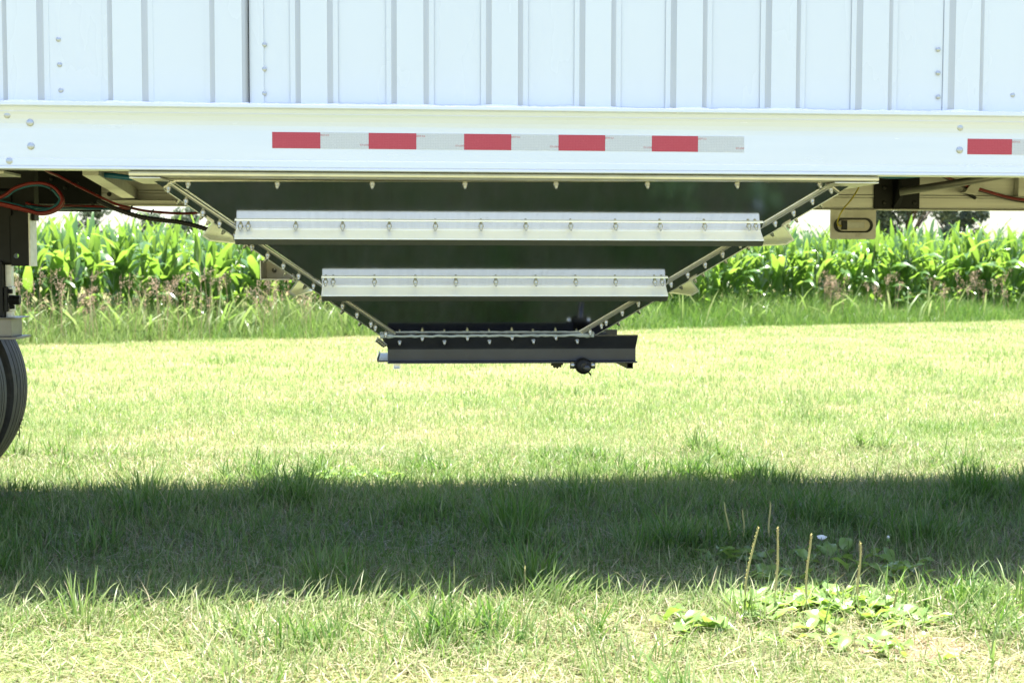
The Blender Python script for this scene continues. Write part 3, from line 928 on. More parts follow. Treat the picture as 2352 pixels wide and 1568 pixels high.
# loop of air lines over the suspension hanger on the left
YH = 1.35
loop = [(-30, 470), (13, 447), (33, 432.5), (66, 422), (99, 421), (123, 430), (139, 448), (142, 463), (132, 477), (110, 487), (88, 489), (72.5, 485), (44, 477), (0, 467), (-40, 462)]
hose('air_hose', [P(a, b, YH - 0.002 * i) for i, (a, b) in enumerate(loop)], 0.0066, 'hose_red')
hose('air_hose', [P(a + (-4 if a > 70 else 1), b + (5 if b < 462 else -5), YH + 0.01 - 0.002 * i) for i, (a, b) in enumerate(loop)], 0.0052, 'hose_teal')
hose('air_hose', [P(a + (3 if a > 70 else -3), b + (1 if b < 462 else 3), YH + 0.03 - 0.002 * i) for i, (a, b) in enumerate(loop[4:])], 0.0062, 'hose_red')
hose('air_hose', [P(60, 466, YH + 0.1), P(72, 470, YH + 0.1), P(105, 475, 1.5), P(154, 473, 1.6), P(198, 474, 1.7), P(255, 476, 1.75), P(300, 481, 1.78)], 0.0060, 'hose_red')
hose('air_hose', [P(60, 472, YH + 0.1), P(80, 476, YH + 0.1), P(120, 480, 1.5), P(160, 479, 1.6), P(200, 479, 1.7), P(255, 480, 1.75), P(300, 486, 1.78)], 0.006, 'hose_teal')
hose('air_hose', [P(100, 388, 1.3), P(116, 397, 1.35), P(136, 405, 1.4), P(176, 426, 1.45), P(211, 443.5, 1.5), P(264, 467.7, 1.55), P(301, 477.6, 1.6), P(344.5, 485.5, 1.62), P(419, 490.5, 1.65), P(470, 487, 1.65)], 0.0058, 'hose_red')
hose('cable_conduit', [P(225, 460, 1.52), P(236, 466, 1.52), P(269, 481, 1.55), P(322, 498, 1.55), P(376, 506, 1.55), P(416, 511, 1.55), P(467, 524, 1.55), P(520, 545, 1.55)], 0.0112, 'conduit', corrugated=True)
hose('air_hose', [P(222, 401, 1.0), P(262, 404, 1.0), P(305, 409, 1.0), P(350, 410, 1.0)], 0.011, 'hose_blue')
for px, py in [(118, 432), (176, 424), (301, 478), (350, 486)]:
    pc = P(px, py, 1.5 if px > 150 else YH)
    tpart('cable_tie', MB().lathe([(0.0125, -0.003), (0.0125, 0.003), (0.009, 0.003), (0.009, -0.003)], pc, (1, 0.2, -0.5), 10, close=True), M['hole'])

# --- suspension hanger and axle end at the left edge
YB = 1.45
a, b = P(23, 466, YB), P(67, 611, YB)
hc = P(37.6, 587.6, YB)
mb = MB()
# plate with a drilled hole: ring of quads between the hole and the plate edge
NH = 24
rect = []
for k in range(NH):
    an = 2 * math.pi * (k + 0.5) / NH
    dx, dz = math.cos(an), math.sin(an)
    sx = ((b.x - hc.x) if dx > 0 else (a.x - hc.x)) / dx if abs(dx) > 1e-6 else 1e9
    sz = ((a.z - hc.z) if dz > 0 else (b.z - hc.z)) / dz if abs(dz) > 1e-6 else 1e9
    s_ = min(sx, sz)
    rect.append((hc.x + dx * s_, hc.z + dz * s_))
cs = [(a.x, a.z), (b.x, a.z), (b.x, b.z), (a.x, b.z)]
for cxx, czz in cs:
    k = min(range(NH), key=lambda i: (rect[i][0] - cxx) ** 2 + (rect[i][1] - czz) ** 2)
    rect[k] = (cxx, czz)
hr = 0.0105
hol = [(hc.x + hr * math.cos(2 * math.pi * (k + 0.5) / NH), hc.z + hr * math.sin(2 * math.pi * (k + 0.5) / NH)) for k in range(NH)]
vs = [(x, YB, z) for x, z in rect] + [(x, YB, z) for x, z in hol] + [(x, YB + 0.006, z) for x, z in rect] + [(x, YB + 0.006, z) for x, z in hol]
fs = []
for k in range(NH):
    j = (k + 1) % NH
    fs += [(k, j, NH + j, NH + k), (2 * NH + j, 2 * NH + k, 3 * NH + k, 3 * NH + j), (NH + k, NH + j, 3 * NH + j, 3 * NH + k), (j, k, 2 * NH + k, 2 * NH + j)]
mb.add(vs, fs)
hanger = tpart('suspension_hanger', mb, M['black'])
tpart('hanger_flange', MB().box((b.x + 0.0005, YB - 0.004, b.z - 0.001), (b.x + 0.007, YB + 0.10, a.z - 0.04)), M['alu_dull'], 0.001, parent=hanger)
tpart('hanger_back', MB().box((a.x - 0.3, YB + 0.008, b.z + 0.004), (a.x + 0.004, YB + 0.09, a.z + 0.06)), M['black'], 0.012, parent=hanger)
tpart('hanger_neck', MB().box((a.x - 0.2, YB + 0.02, 1.25), (b.x + 0.02, YB + 0.09, 1.50)), M['black'], 0.002, parent=hanger)
a, b = P(9, 611, YB), P(23, 662, YB)
tpart('hanger_leg', MB().box((a.x - 0.002, YB + 0.02, b.z - 0.18), (b.x, YB + 0.06, a.z + 0.02)), M['alu_dull'], 0.002, parent=hanger)
tpart('hanger_leg', MB().box((a.x - 0.2, YB - 0.01, b.z - 0.18), (a.x - 0.004, YB + 0.07, a.z + 0.02)), M['black'], 0.002, parent=hanger)
a, b = P(10, 658, YB - 0.02), P(19, 716, YB - 0.02)
tpart('pivot_plate', MB().box((a.x, YB - 0.025, b.z), (b.x, YB - 0.012, a.z)), M['black'], 0.002, parent=hanger)
a, b = P(19, 658, YB - 0.01), P(29, 715, YB - 0.01)
tpart('pivot_block', MB().box((a.x, YB - 0.012, b.z), (b.x, YB + 0.04, a.z)), M['alu_dull'], 0.003, parent=hanger)
for (px, py, rad, ln) in [(22, 689, 0.0235, 23), (18, 669, 0.011, 10), (22, 705, 0.010, 11)]:
    q = P(px, py, YB - 0.02)
    L = ln / 530.0
    tpart('pivot_bolt', MB().lathe([(0.0, 0), (rad, 0), (rad, L * 0.45), (rad * 0.93, L * 0.5), (rad * 0.93, L * 0.92), (rad * 0.8, L), (0.0, L)], q, (1, 0, 0), 6, smooth=False), M['black'], 0.001, parent=hanger)
# I-section axle seat
a, b = P(0, 731, YB), P(46, 773, YB)
axle = tpart('axle_seat', MB().box((a.x - 0.3, YB - 0.02, b.z), (P(29, 750, YB).x, YB + 0.14, a.z)), M['tube'], 0.003)
for zz, dz in [(a.z, 0.004), (b.z, -0.010)]:
    mbf = MB().prism([(a.x - 0.3, YB - 0.05, zz + 0.0005), (P(44, 731, YB).x, YB - 0.05, zz + 0.0005), (P(47, 731, YB).x, YB - 0.03, zz + 0.0005), (P(47, 731, YB).x, YB + 0.15, zz + 0.0005), (a.x - 0.3, YB + 0.15, zz + 0.0005)], (0, 0, dz))
    tpart('seat_flange', mbf, M['tube'], 0.001, parent=axle)

# --- dual wheels on the far side and the near side
RT = 0.502


def wheel(cx, cy, face):
    t = empty('wheel'); t.parent = trailer; t.location = Vector((cx, cy, RT - 0.004)) - ROOT
    hw = 0.125
    pr = [(RT - 0.225, -hw * 0.82)]
    pr += [(RT - 0.19, -hw * 0.96), (RT - 0.11, -hw * 1.10), (RT - 0.045, -hw * 1.02), (RT - 0.018, -hw * 0.93)]
    gw = 0.0045
    grooves = [-0.062, -0.021, 0.021, 0.062]
    pr += [(RT - 0.006, -hw * 0.87)]
    for g in grooves:
        cr = RT - 0.004 * (abs(g) / 0.06) ** 2
        pr += [(cr, g - gw), (cr - 0.014, g - gw * 0.6), (cr - 0.014, g + gw * 0.6), (cr, g + gw)]
    pr += [(RT - 0.006, hw * 0.87), (RT - 0.018, hw * 0.93), (RT - 0.045, hw * 1.02), (RT - 0.11, hw * 1.10), (RT - 0.19, hw * 0.96), (RT - 0.225, hw * 0.82)]
    tm = MB().lathe(pr, (0, 0, 0), (0, 1, 0), 96, smooth=False, close=True)
    ty = link('tyre', tm.mesh('tyre', M['rubber']), t)
    for pl in ty.data.polygons: pl.use_smooth = False
    rm = MB().lathe([(0.290, -0.11), (0.285, -0.10), (0.27, -0.06), (0.262, 0.0), (0.27, 0.06), (0.285, 0.10), (0.290, 0.11), (0.278, 0.10), (0.25, 0.0), (0.278, -0.10)], (0, 0, 0), (0, 1, 0), 40, close=True)
    link('rim', rm.mesh('rim', M['alu']), t)
    dm = MB().lathe([(0.262, face * 0.02), (0.20, face * 0.055), (0.13, face * 0.06), (0.11, face * 0.075), (0.0, face * 0.08)], (0, 0, 0), (0, 1, 0), 40)
    link('wheel_disc', dm.mesh('wheel_disc', M['alu']), t)
    return t


wx = P(64, 866, W - 0.19).x - RT - 0.026
tpart('axle_beam', MB().tube([(wx, 0.12, 0.515), (wx, W - 0.10, 0.515)], 0.062, 20), M['black'])
wheel(wx, W - 0.19 - 0.325, 1)
wheel(wx, W - 0.19, -1)
# a weed stem caught in the tread
pts = [P(44, 945, W - 0.13), P(46, 962, W - 0.13), P(44.5, 984, W - 0.13), P(45.5, 1006, W - 0.13)]
mbw = MB().tube(curve(pts, 4), 0.0022, 5)
for k in range(14):
    q = pts[0].lerp(pts[-1], k / 14.0)
    mbw.tube([q, q + Vector((rs.uniform(-.02, .02), 0, rs.uniform(-.012, .012)))], 0.0018, 4)
wd = link('weed_stem', mbw.mesh('weed_stem', M['bark']))
tag(wd, 'dry weed stem caught in the tread of the far tyre', 'weed stem')
# ------------------------------------------------------------------ vegetation
def blades_mesh(name, mat, x, y, h, w, az, lean, bend, dry, z0=None, far=False, waz=None):
    """N grass blades as one mesh; all arguments are arrays"""
    N = len(x)
    ts = np.array([0.0, 0.5]) if far else np.array([0.0, 0.42, 0.78])
    wf = np.array([1.0, 0.8]) if far else np.array([0.85, 1.0, 0.62])
    z0 = np.zeros(N) if z0 is None else z0
    dx, dy = np.cos(az), np.sin(az)
    waz = az + rng.uniform(0.6, 2.5, N) if waz is None else waz
    wx_, wy_ = np.cos(waz), np.sin(waz)
    nt_ = len(ts) * 2 + 1
    V = np.zeros((N, nt_, 3), np.float32)

    def pos(t):
        ang = lean + bend * t                       # angle from vertical grows along the blade
        s = h * t
        return x + dx * np.sin(ang * 0.75) * s, y + dy * np.sin(ang * 0.75) * s, z0 + np.cos(ang * 0.75) * s
    for k, t in enumerate(ts):
        px_, py_, pz_ = pos(t)
        hw = w * wf[k] * 0.5
        V[:, 2 * k, 0] = px_ - wx_ * hw; V[:, 2 * k, 1] = py_ - wy_ * hw; V[:, 2 * k, 2] = pz_
        V[:, 2 * k + 1, 0] = px_ + wx_ * hw; V[:, 2 * k + 1, 1] = py_ + wy_ * hw; V[:, 2 * k + 1, 2] = pz_
    px_, py_, pz_ = pos(1.0)
    V[:, -1, 0], V[:, -1, 1], V[:, -1, 2] = px_, py_, pz_
    V[:, :, 2] = np.maximum(V[:, :, 2], 0.003)
    nq = len(ts) - 1
    loops = []
    for k in range(nq):
        loops += [2 * k, 2 * k + 1, 2 * k + 3, 2 * k + 2]
    loops += [2 * nq, 2 * nq + 1, nt_ - 1]
    L = len(loops)
    sizes = [4] * nq + [3]
    base = (np.arange(N) * nt_)[:, None]
    idx = (base + np.array(loops)[None, :]).ravel().astype(np.int32)
    me = bpy.data.meshes.new(name)
    me.vertices.add(N * nt_)
    me.vertices.foreach_set('co', V.ravel())
    me.loops.add(len(idx))
    me.loops.foreach_set('vertex_index', idx)
    nf = N * len(sizes)
    me.polygons.add(nf)
    st = (np.arange(N)[:, None] * L + np.concatenate([[0], np.cumsum(sizes)[:-1]])[None, :]).ravel().astype(np.int32)
    me.polygons.foreach_set('loop_start', st)
    me.polygons.foreach_set('use_smooth', np.ones(nf, bool))
    me.update(calc_edges=True)
    at = me.attributes.new('dry', 'FLOAT', 'POINT')
    at.data.foreach_set('value', np.repeat(np.clip(dry, 0, 1).astype(np.float32), nt_))
    me.materials.append(mat)
    return me


def scatter(n, y0, y1, margin=0.5):
    """points over the view wedge, even per ground area, a little wider than the frame"""
    out_x, out_y = [], []
    got = 0
    lim = 0.405
    while got < n:
        y = rng.uniform(y0, y1, n)
        Z = y - CAM_LOC.y
        hwid = lim * Z + margin
        keep = rng.random(n) < hwid / (lim * (y1 - CAM_LOC.y) + margin)
        y = y[keep]; Z = Z[keep]
        xc = CAM_LOC.x + Z * math.tan(R(4.5))
        xx = xc + rng.uniform(-1, 1, len(y)) * (lim * Z + margin)
        out_x.append(xx); out_y.append(y); got += len(y)
    return np.concatenate(out_x)[:n], np.concatenate(out_y)[:n]


ED0, ED1 = G(50, 795), G(2352, 738)          # edge of the mown lawn


def edge_y(x):
    return ED0.y + (np.asarray(x) - ED0.x) * (ED1.y - ED0.y) / (ED1.x - ED0.x)


# ---- near lawn: dry and thin in front, denser under the trailer
N = 172000
x, y = scatter(N, -1.45, 3.2)
lush = vnoise(x, y, 1.7, 1) * 0.6 + vnoise(x, y, 5.0, 2) * 0.4
front = np.clip((-0.15 - y) / 0.6, 0, 1)
shade_band = np.clip(1 - np.abs(y - 1.2) / 1.3, 0, 1)
back = np.clip((y - 1.9) / 1.2, 0, 1)
bare = vnoise(x, y, 1.1, 5) * 0.55 + vnoise(x, y, 3.7, 6) * 0.45
bare = bare + 0.20 * np.exp(-((x + 1.25) / 0.45) ** 2) * (y < -0.55) + 0.16 * np.exp(-((x - 1.1) / 0.35) ** 2) * (y < -0.4) + 0.5 * np.exp(-((x - G(2100, 1490).x) / 0.13) ** 2 - ((y - G(2100, 1490).y) / 0.09) ** 2)
keep = rng.random(N) < np.clip(1.0 - front * np.clip((bare - 0.46) * 2.6, 0, 0.6) - 0.25 * (bare > 0.62), 0.12, 1)
x, y, lush, front, shade_band, bare, back = [a[keep] for a in (x, y, lush, front, shade_band, bare, back)]
N = len(x)
tuft = np.clip((vnoise(x, y, 3.2, 9) - 0.56) * 4, 0, 1) * np.clip((vnoise(x, y, 9.0, 11) - 0.3) * 3, 0, 1)
h = (0.030 + 0.050 * rng.random(N) ** 1.3) * (0.65 + 0.75 * lush) * (1 + 0.45 * shade_band - 0.25 * back) + tuft * 0.12 * rng.random(N) + 0.07 * (rng.random(N) < 0.02)
w = rng.uniform(0.0018, 0.0042, N) * (1.1 + 0.8 * tuft + 0.4 * back)
az = rng.uniform(0, 2 * math.pi, N)
lay = rng.random(N) < 0.30 + 0.15 * front
lean = np.where(lay, rng.uniform(0.9, 1.7, N), np.abs(rng.normal(0.15, 0.28, N)))
bend = rng.uniform(0.1, 1.1, N)
dry = np.clip(0.28 + 0.30 * (bare - 0.45) + 0.16 * front * bare + rng.normal(0, 0.22, N) - 0.22 * tuft - 0.10 * shade_band * (1 - back) + 0.16 * back, 0, 1)
dry = np.where(lay, np.clip(dry + rng.uniform(0.15, 0.55, N), 0, 1), dry)
me = blades_mesh('lawn_grass', M['grass'], x, y, h, w, az, lean, bend, dry)
og = link('lawn_grass', me)
tag(og, 'patchy mown lawn grass in front of and under the trailer', 'grass', kind='stuff')

# ---- loose dry clippings lying on the lawn
N = 60000
x, y = scatter(N, -1.45, 3.4)
k = rng.random(N) < np.clip(vnoise(x, y, 2.0, 21) * 1.5 - 0.25 + 0.45 * (y < 0.9), 0.12, 1)
x, y = x[k], y[k]
N = len(x)
me = blades_mesh('grass_clippings', M['grass'], x, y, rng.uniform(0.04, 0.13, N), rng.uniform(0.0018, 0.0038, N), rng.uniform(0, 6.28, N), rng.uniform(1.75, 2.1, N), rng.uniform(-0.15, 0.25, N),
                 np.clip(rng.normal(0.62, 0.24, N), 0.1, 1), z0=rng.uniform(0.008, 0.032, N), far=True)
tag(link('grass_clippings', me), 'dry straw-coloured clippings lying on the near lawn', 'grass', kind='stuff')

# ---- short stubble and shreds close to the soil in front
N = 60000
x, y = scatter(N, -1.45, 0.6)
me = blades_mesh('mown_stubble', M['grass'], x, y, rng.uniform(0.012, 0.045, N), rng.uniform(0.0018, 0.0045, N), rng.uniform(0, 6.28, N), rng.uniform(0.5, 1.9, N), rng.uniform(0.0, 1.0, N),
                 np.clip(0.45 + 0.5 * (vnoise(x, y, 1.6, 27) - 0.4) + rng.normal(0, 0.2, N), 0, 1), z0=rng.uniform(0.002, 0.012, N), far=True)
tag(link('mown_stubble', me), 'short stubble and shredded leaf close to the soil at the front', 'grass', kind='stuff')

# ---- longer blades that lean over the near shadow edge
N = 2600
x = rng.uniform(-2.4, 2.3, N)
y = rng.normal(-0.27, 0.11, N)
k = rng.random(N) < np.clip(vnoise(x, y, 2.6, 61) * 2.2 - 0.45, 0.05, 1)
x, y = x[k], y[k]; N = len(x)
me = blades_mesh('leaning_grass', M['grass'], x, y, rng.uniform(0.06, 0.15, N), rng.uniform(0.0025, 0.0048, N), rng.normal(0.7, 0.9, N), np.abs(rng.normal(0.5, 0.3, N)), rng.uniform(0.2, 1.2, N), np.clip(rng.normal(0.42, 0.16, N), 0, 1))
tag(link('leaning_grass', me), 'longer sunlit blades leaning over the near edge of the shadow', 'grass', kind='stuff')

# ---- middle lawn out to the field
N = 400000
y1 = 21.0
x, y = scatter(N, 3.2, y1, 1.5)
xa, ya = scatter(170000, 3.0, 8.5, 1.0)
ka = rng.random(len(xa)) < np.clip((8.5 - ya) / 5.0, 0, 1)
x = np.concatenate([x, xa[ka]]); y = np.concatenate([y, ya[ka]]); N = len(x)
Z = y - CAM_LOC.y
keep = (y < edge_y(x) + 0.3) & (rng.random(N) < np.clip((7.6 / Z) ** 0.85, 0, 1))
x, y, Z = x[keep], y[keep], Z[keep]
N = len(x)
lush = vnoise(x, y, 0.7, 31) * 0.5 + vnoise(x, y, 2.3, 32) * 0.5
tuft = np.clip((vnoise(x, y, 1.7, 33) - 0.68) * 4, 0, 1)
h = (0.025 + 0.04 * rng.random(N)) * (0.7 + 0.7 * lush) + 0.05 * tuft * rng.random(N)
w = rng.uniform(0.003, 0.005, N) * (0.7 + Z / 16.0)
lay = rng.random(N) < 0.35
lean = np.where(lay, rng.uniform(0.8, 1.6, N), np.abs(rng.normal(0.2, 0.3, N)))
dry = np.clip(0.40 - 0.34 * (lush - 0.5) + rng.normal(0, 0.14, N) - 0.12 * tuft + np.where(lay, 0.18, 0), 0, 1)
me = blades_mesh('mown_grass', M['grass'], x, y, h, w, rng.uniform(0, 6.28, N), lean, rng.uniform(0.1, 1.0, N), dry, far=True)
tag(link('mown_grass', me), 'pale sunlit mown grass between the trailer and the corn', 'grass', kind='stuff')

# ---- unmown strip along the corn
N = 95000
x = rng.uniform(ED0.x - 2.5, ED1.x + 3.0, N)
dpt = rng.random(N) ** 0.8 * 3.6
y = edge_y(x) + dpt + 0.7 * (vnoise(x, x * 0, 1.2, 41) - 0.5) + 0.35 * (vnoise(x, x * 0, 4.0, 45) - 0.5)
Z = y - CAM_LOC.y
leftness = np.clip((1.0 - x) / 5.0, 0, 1)
h = (0.20 + 0.28 * rng.random(N)) * (0.38 + 0.95 * np.clip(dpt, 0, 1)) * (0.50 + 0.55 * vnoise(x, y, 1.1, 42) + 0.35 * vnoise(x, y, 3.1, 44))
w = rng.uniform(0.005, 0.010, N)
dry = np.clip(0.08 + 0.22 * leftness + rng.normal(0, 0.13, N) + 0.2 * (vnoise(x, y, 0.9, 43) - 0.5), 0, 1)
me = blades_mesh('tall_field_grass', M['grass'], x, y, h, w, rng.uniform(0, 6.28, N), np.abs(rng.normal(0.12, 0.2, N)), rng.uniform(0.1, 0.9, N), dry, far=True)
tag(link('tall_field_grass', me), 'tall unmown grass strip along the foot of the corn', 'grass', kind='stuff')

# broad pale volunteer blades among the strip
N = 420
x = np.concatenate([rng.uniform(ED0.x - 1.0, ED0.x + 4.5, 300), rng.uniform(ED0.x + 4.5, ED1.x + 1, 120)])
y = edge_y(x) + rng.uniform(0.6, 1.6, N)
me = blades_mesh('broad_field_grass', M['grass'], x, y, rng.uniform(0.4, 0.85, N), rng.uniform(0.022, 0.045, N), rng.uniform(0, 6.28, N), np.abs(rng.normal(0.2, 0.2, N)), rng.uniform(0.2, 1.3, N), np.clip(rng.normal(0.34, 0.1, N), 0, 1), waz=rng.normal(0, 0.6, N))
tag(link('broad_field_grass', me), 'broad pale grass blades sprouting in front of the corn', 'grass', kind='stuff')

# ---- brown seed heads in front of the corn
heads = []
def clump(x0, x1, n, d0, d1):
    for _ in range(n):
        heads.append((random.uniform(x0, x1), random.uniform(d0, d1)))
XLf, XRf = ED0.x, ED1.x
clump(XLf - 0.8, XLf + 3.6, 100, 0.25, 1.1)
clump(XLf + 3.0, XLf + 6.5, 26, 0.9, 1.7)
gx = lambda px, py: G(px, py).x
clump(gx(2020, 745), gx(2120, 745), 7, 0.3, 1.1)
clump(gx(2180, 742), gx(2400, 742), 17, 0.3, 1.1)
clump(gx(1920, 745), gx(1965, 745), 16, 0.8, 1.5)
pv, pf, pdry = [], [], []
for (hx, hd) in heads:
    hy = float(edge_y(hx)) + hd
    H = random.uniform(0.55, 1.0)
    lx, ly = random.uniform(-0.10, 0.10), random.uniform(-0.08, 0.08)
    tone = random.random()
    top = Vector((hx + lx, hy + ly, H))
    a = len(pv)
    pv += [(hx - .003, hy, 0), (hx + .003, hy, 0), (top.x + .002, top.y, top.z), (top.x - .002, top.y, top.z)]
    pf.append((a, a + 1, a + 2, a + 3)); pdry += [0.2] * 4
    Lh = random.uniform(0.14, 0.24)
    droop = Vector((random.uniform(-0.5, 0.5), random.uniform(-0.3, 0.3), 0))
    for k in range(46):
        t = random.random()
        c = top + Vector((0, 0, -Lh * (1 - t))) + droop * (t * t * 0.26)
        rad = 0.06 * math.sin(math.pi * min(1, 0.15 + 0.85 * (1 - t))) + 0.006
        c += Vector((random.gauss(0, rad * 0.6), random.gauss(0, rad * 0.6), 0))
        d = Vector((random.gauss(0, 1), random.gauss(0, 1), random.gauss(0.6, 0.8))).normalized() * random.uniform(0.012, 0.028)
        s = d.cross(Vector((random.random(), random.random(), 0.3))).normalized() * random.uniform(0.003, 0.006)
        a = len(pv)
        pv += [tuple(c - s), tuple(c + s), tuple(c + d)]
        pf.append((a, a + 1, a + 2)); pdry += [min(1, max(0, tone * 0.7 + random.uniform(0, .35)))] * 3
me = bpy.data.meshes.new('brown_seed_grass')
me.from_pydata(pv, [], pf)
at = me.attributes.new('dry', 'FLOAT', 'POINT'); at.data.foreach_set('value', np.array(pdry, np.float32))
me.materials.append(M['panicle'])
tag(link('brown_seed_grass', me), 'pinkish brown grass seed heads in front of the corn', 'grass', kind='stuff')


# ---- corn
def corn_leaf(L, wmax, e0, droop, twist, fold, seed, segs=9):
    r = random.Random(seed)
    vs, fs = [], []
    pos = Vector((0.008, 0, 0))
    an = e0
    ph = r.uniform(0, 6.28); fr = r.uniform(2.2, 4.0)
    for i in range(segs + 1):
        t = i / segs
        d = Vector((math.cos(an), 0, math.sin(an)))
        up_ = Vector((-math.sin(an), 0, math.cos(an)))
        side = Vector((0, 1, 0))
        tw = twist * t
        sd_ = side * math.cos(tw) + up_ * math.sin(tw)
        nn = up_ * math.cos(tw) - side * math.sin(tw)
        w_ = wmax * (min(1, 0.35 + t * 3.0)) * (1 - max(0, (t - 0.35) / 0.65) ** 1.7) * 0.5
        wav = 0.014 * math.sin(ph + fr * 6.28 * t) * min(1, t * 3)
        f_ = fold * (1 - 0.5 * t)
        vs += [pos + sd_ * w_ + nn * (w_ * f_ + wav), pos, pos - sd_ * w_ + nn * (w_ * f_ - wav)]
        pos = pos + d * (L / segs)
        an -= droop * (0.35 + 1.3 * t) / segs
    for i in range(segs):
        a = 3 * i
        fs += [(a, a + 3, a + 4, a + 1), (a + 1, a + 4, a + 5, a + 2)]
    return vs, fs


LEAF = []      # (kind, mesh)
LEAFDATA = []
for s in range(18):
    r = random.Random(100 + s)
    if s < 6:    # whorl leaves, upright
        prm = (r.uniform(0.40, 0.62), r.uniform(0.062, 0.088), r.uniform(1.30, 1.50), r.uniform(0.25, 1.0), r.uniform(-0.5, 0.5), 0.55)
    elif s < 13:  # main arching leaves
        prm = (r.uniform(0.60, 0.88), r.uniform(0.098, 0.125), r.uniform(0.95, 1.25), r.uniform(1.2, 2.4), r.uniform(-0.8, 0.8), 0.35)
    else:        # low leaves
        prm = (r.uniform(0.48, 0.68), r.uniform(0.075, 0.10), r.uniform(0.7, 1.0), r.uniform(1.6, 2.8), r.uniform(-0.8, 0.8), 0.3)
    prm = (prm[0] * 1.06, prm[1] * 1.2) + prm[2:]
    vs, fs = corn_leaf(*prm, seed=s)
    LEAFDATA.append((vs, fs))
    mb = MB().add(vs, fs, True)
    me = bpy.data.meshes.new('leaf')
    me.from_pydata([tuple(v) for v in vs], [], fs)
    me.polygons.foreach_set('use_smooth', [True] * len(fs))
    me.materials.append(M['corn'])
    LEAF.append(me)
STALK = []
for s in range(3):
    pts = [(0, 0, 0), (0.004 * (s - 1), 0.003, 0.35), (-0.004, 0.004 * (s - 1), 0.75), (0.002, 0, 1.08)]
    STALK.append(MB().tube(pts, lambda i: (0.014, 0.012, 0.009, 0.004)[i], 7).mesh('stalk', M['stalk']))


def corn_plan(r):
    """(leaf index, height, azimuth, scale) of one plant"""
    plan = []
    az0 = r.uniform(0, 6.28)
    nl = r.randint(9, 11)
    for i in range(nl):
        t = i / (nl - 1)
        z = 0.14 + 0.92 * t
        if t > 0.72: k = r.randrange(0, 6)
        elif t > 0.28: k = r.randrange(6, 13)
        else: k = r.randrange(13, 18)
        plan.append((k, z, az0 + (i % 2) * math.pi + r.gauss(0, 0.45), r.uniform(0.85, 1.12)))
    return plan


rc = random.Random(55)
row_d = 1.75
edge_dir = Vector((ED1.x - ED0.x, ED1.y - ED0.y, 0)).normalized()
edge_n = Vector((-edge_dir.y, edge_dir.x, 0))
if edge_n.y < 0: edge_n = -edge_n
seg_len = (ED1 - ED0).length
stuff_v, stuff_f = [], []
n_front = 0
s0, s1 = -2.2, seg_len + 2.6
GROUP = 'corn plants along the field edge'


def put_corn(sx, d, front_row):
    p = ED0 + edge_dir * sx + edge_n * d
    sc = rc.uniform(0.88, 1.15) * (1.0 + 0.05 * sx / seg_len)
    plan = corn_plan(rc)
    root = empty('corn_plant', (p.x, p.y, 0), rc.uniform(0, 6.28))
    root.scale = (sc, sc, sc)
    root.rotation_euler.x = rc.gauss(0, 0.04); root.rotation_euler.y = rc.gauss(0, 0.04)
    if front_row:
        tag(root, 'green corn plant in the outermost row of the field behind the trailer', 'corn plant', GROUP + ', outermost row')
    else:
        tag(root, 'green corn plant just behind the outermost corn row, only upper leaves showing', 'corn plant', GROUP + ', next row')
    link('stalk', rc.choice(STALK), root)
    for (k, z, a, s_) in plan:
        if not front_row and z < 0.3: continue
        o = link('leaf', LEAF[k], root)
        o.location = (0, 0, z); o.rotation_euler = (0, 0, a); o.scale = (s_, s_, s_)


sx = s0
while sx < s1:
    put_corn(sx, row_d + rc.uniform(-0.04, 0.04), True)
    sx += 0.150 * rc.uniform(0.75, 1.3)
sx = s0
cnt = 0
while sx < s1 and cnt < 130:
    put_corn(sx, row_d + 0.76 + rc.uniform(-0.04, 0.04), False)
    cnt += 1
    sx += 0.165 * rc.uniform(0.8, 1.25)
# the rest of the field
lv = [(np.array([tuple(v) for v in vs]), fs) for vs, fs in LEAFDATA]
VV, FF, off = [], [], 0
for row in range(2, 12):
    sx = s0 - 0.5 * row
    while sx < s1 + 0.8 * row:
        p = ED0 + edge_dir * sx + edge_n * (row_d + 0.76 * row)
        sc = rc.uniform(0.95, 1.15)
        for (k, z, a, s_) in corn_plan(rc):
            if z < (0.25 if row < 4 else 0.55): continue
            v, fs = lv[k]
            ca, sa = math.cos(a), math.sin(a)
            q = v * s_ * sc
            o = np.stack([q[:, 0] * ca - q[:, 1] * sa + p.x, q[:, 0] * sa + q[:, 1] * ca + p.y, q[:, 2] + z * sc], 1)
            VV.append(o)
            FF.append(np.array(fs) + off)
            off += len(v)
        sx += 0.22 * rc.uniform(0.8, 1.25)
VV = np.concatenate(VV); FF = np.concatenate(FF)
me = bpy.data.meshes.new('corn_field')
me.from_pydata(VV.tolist(), [], FF.tolist())
me.polygons.foreach_set('use_smooth', np.ones(len(FF), bool))
me.materials.append(M['corn'])
tag(link('corn_field', me), 'mass of corn tops filling the field behind the first rows', 'corn', kind='stuff')


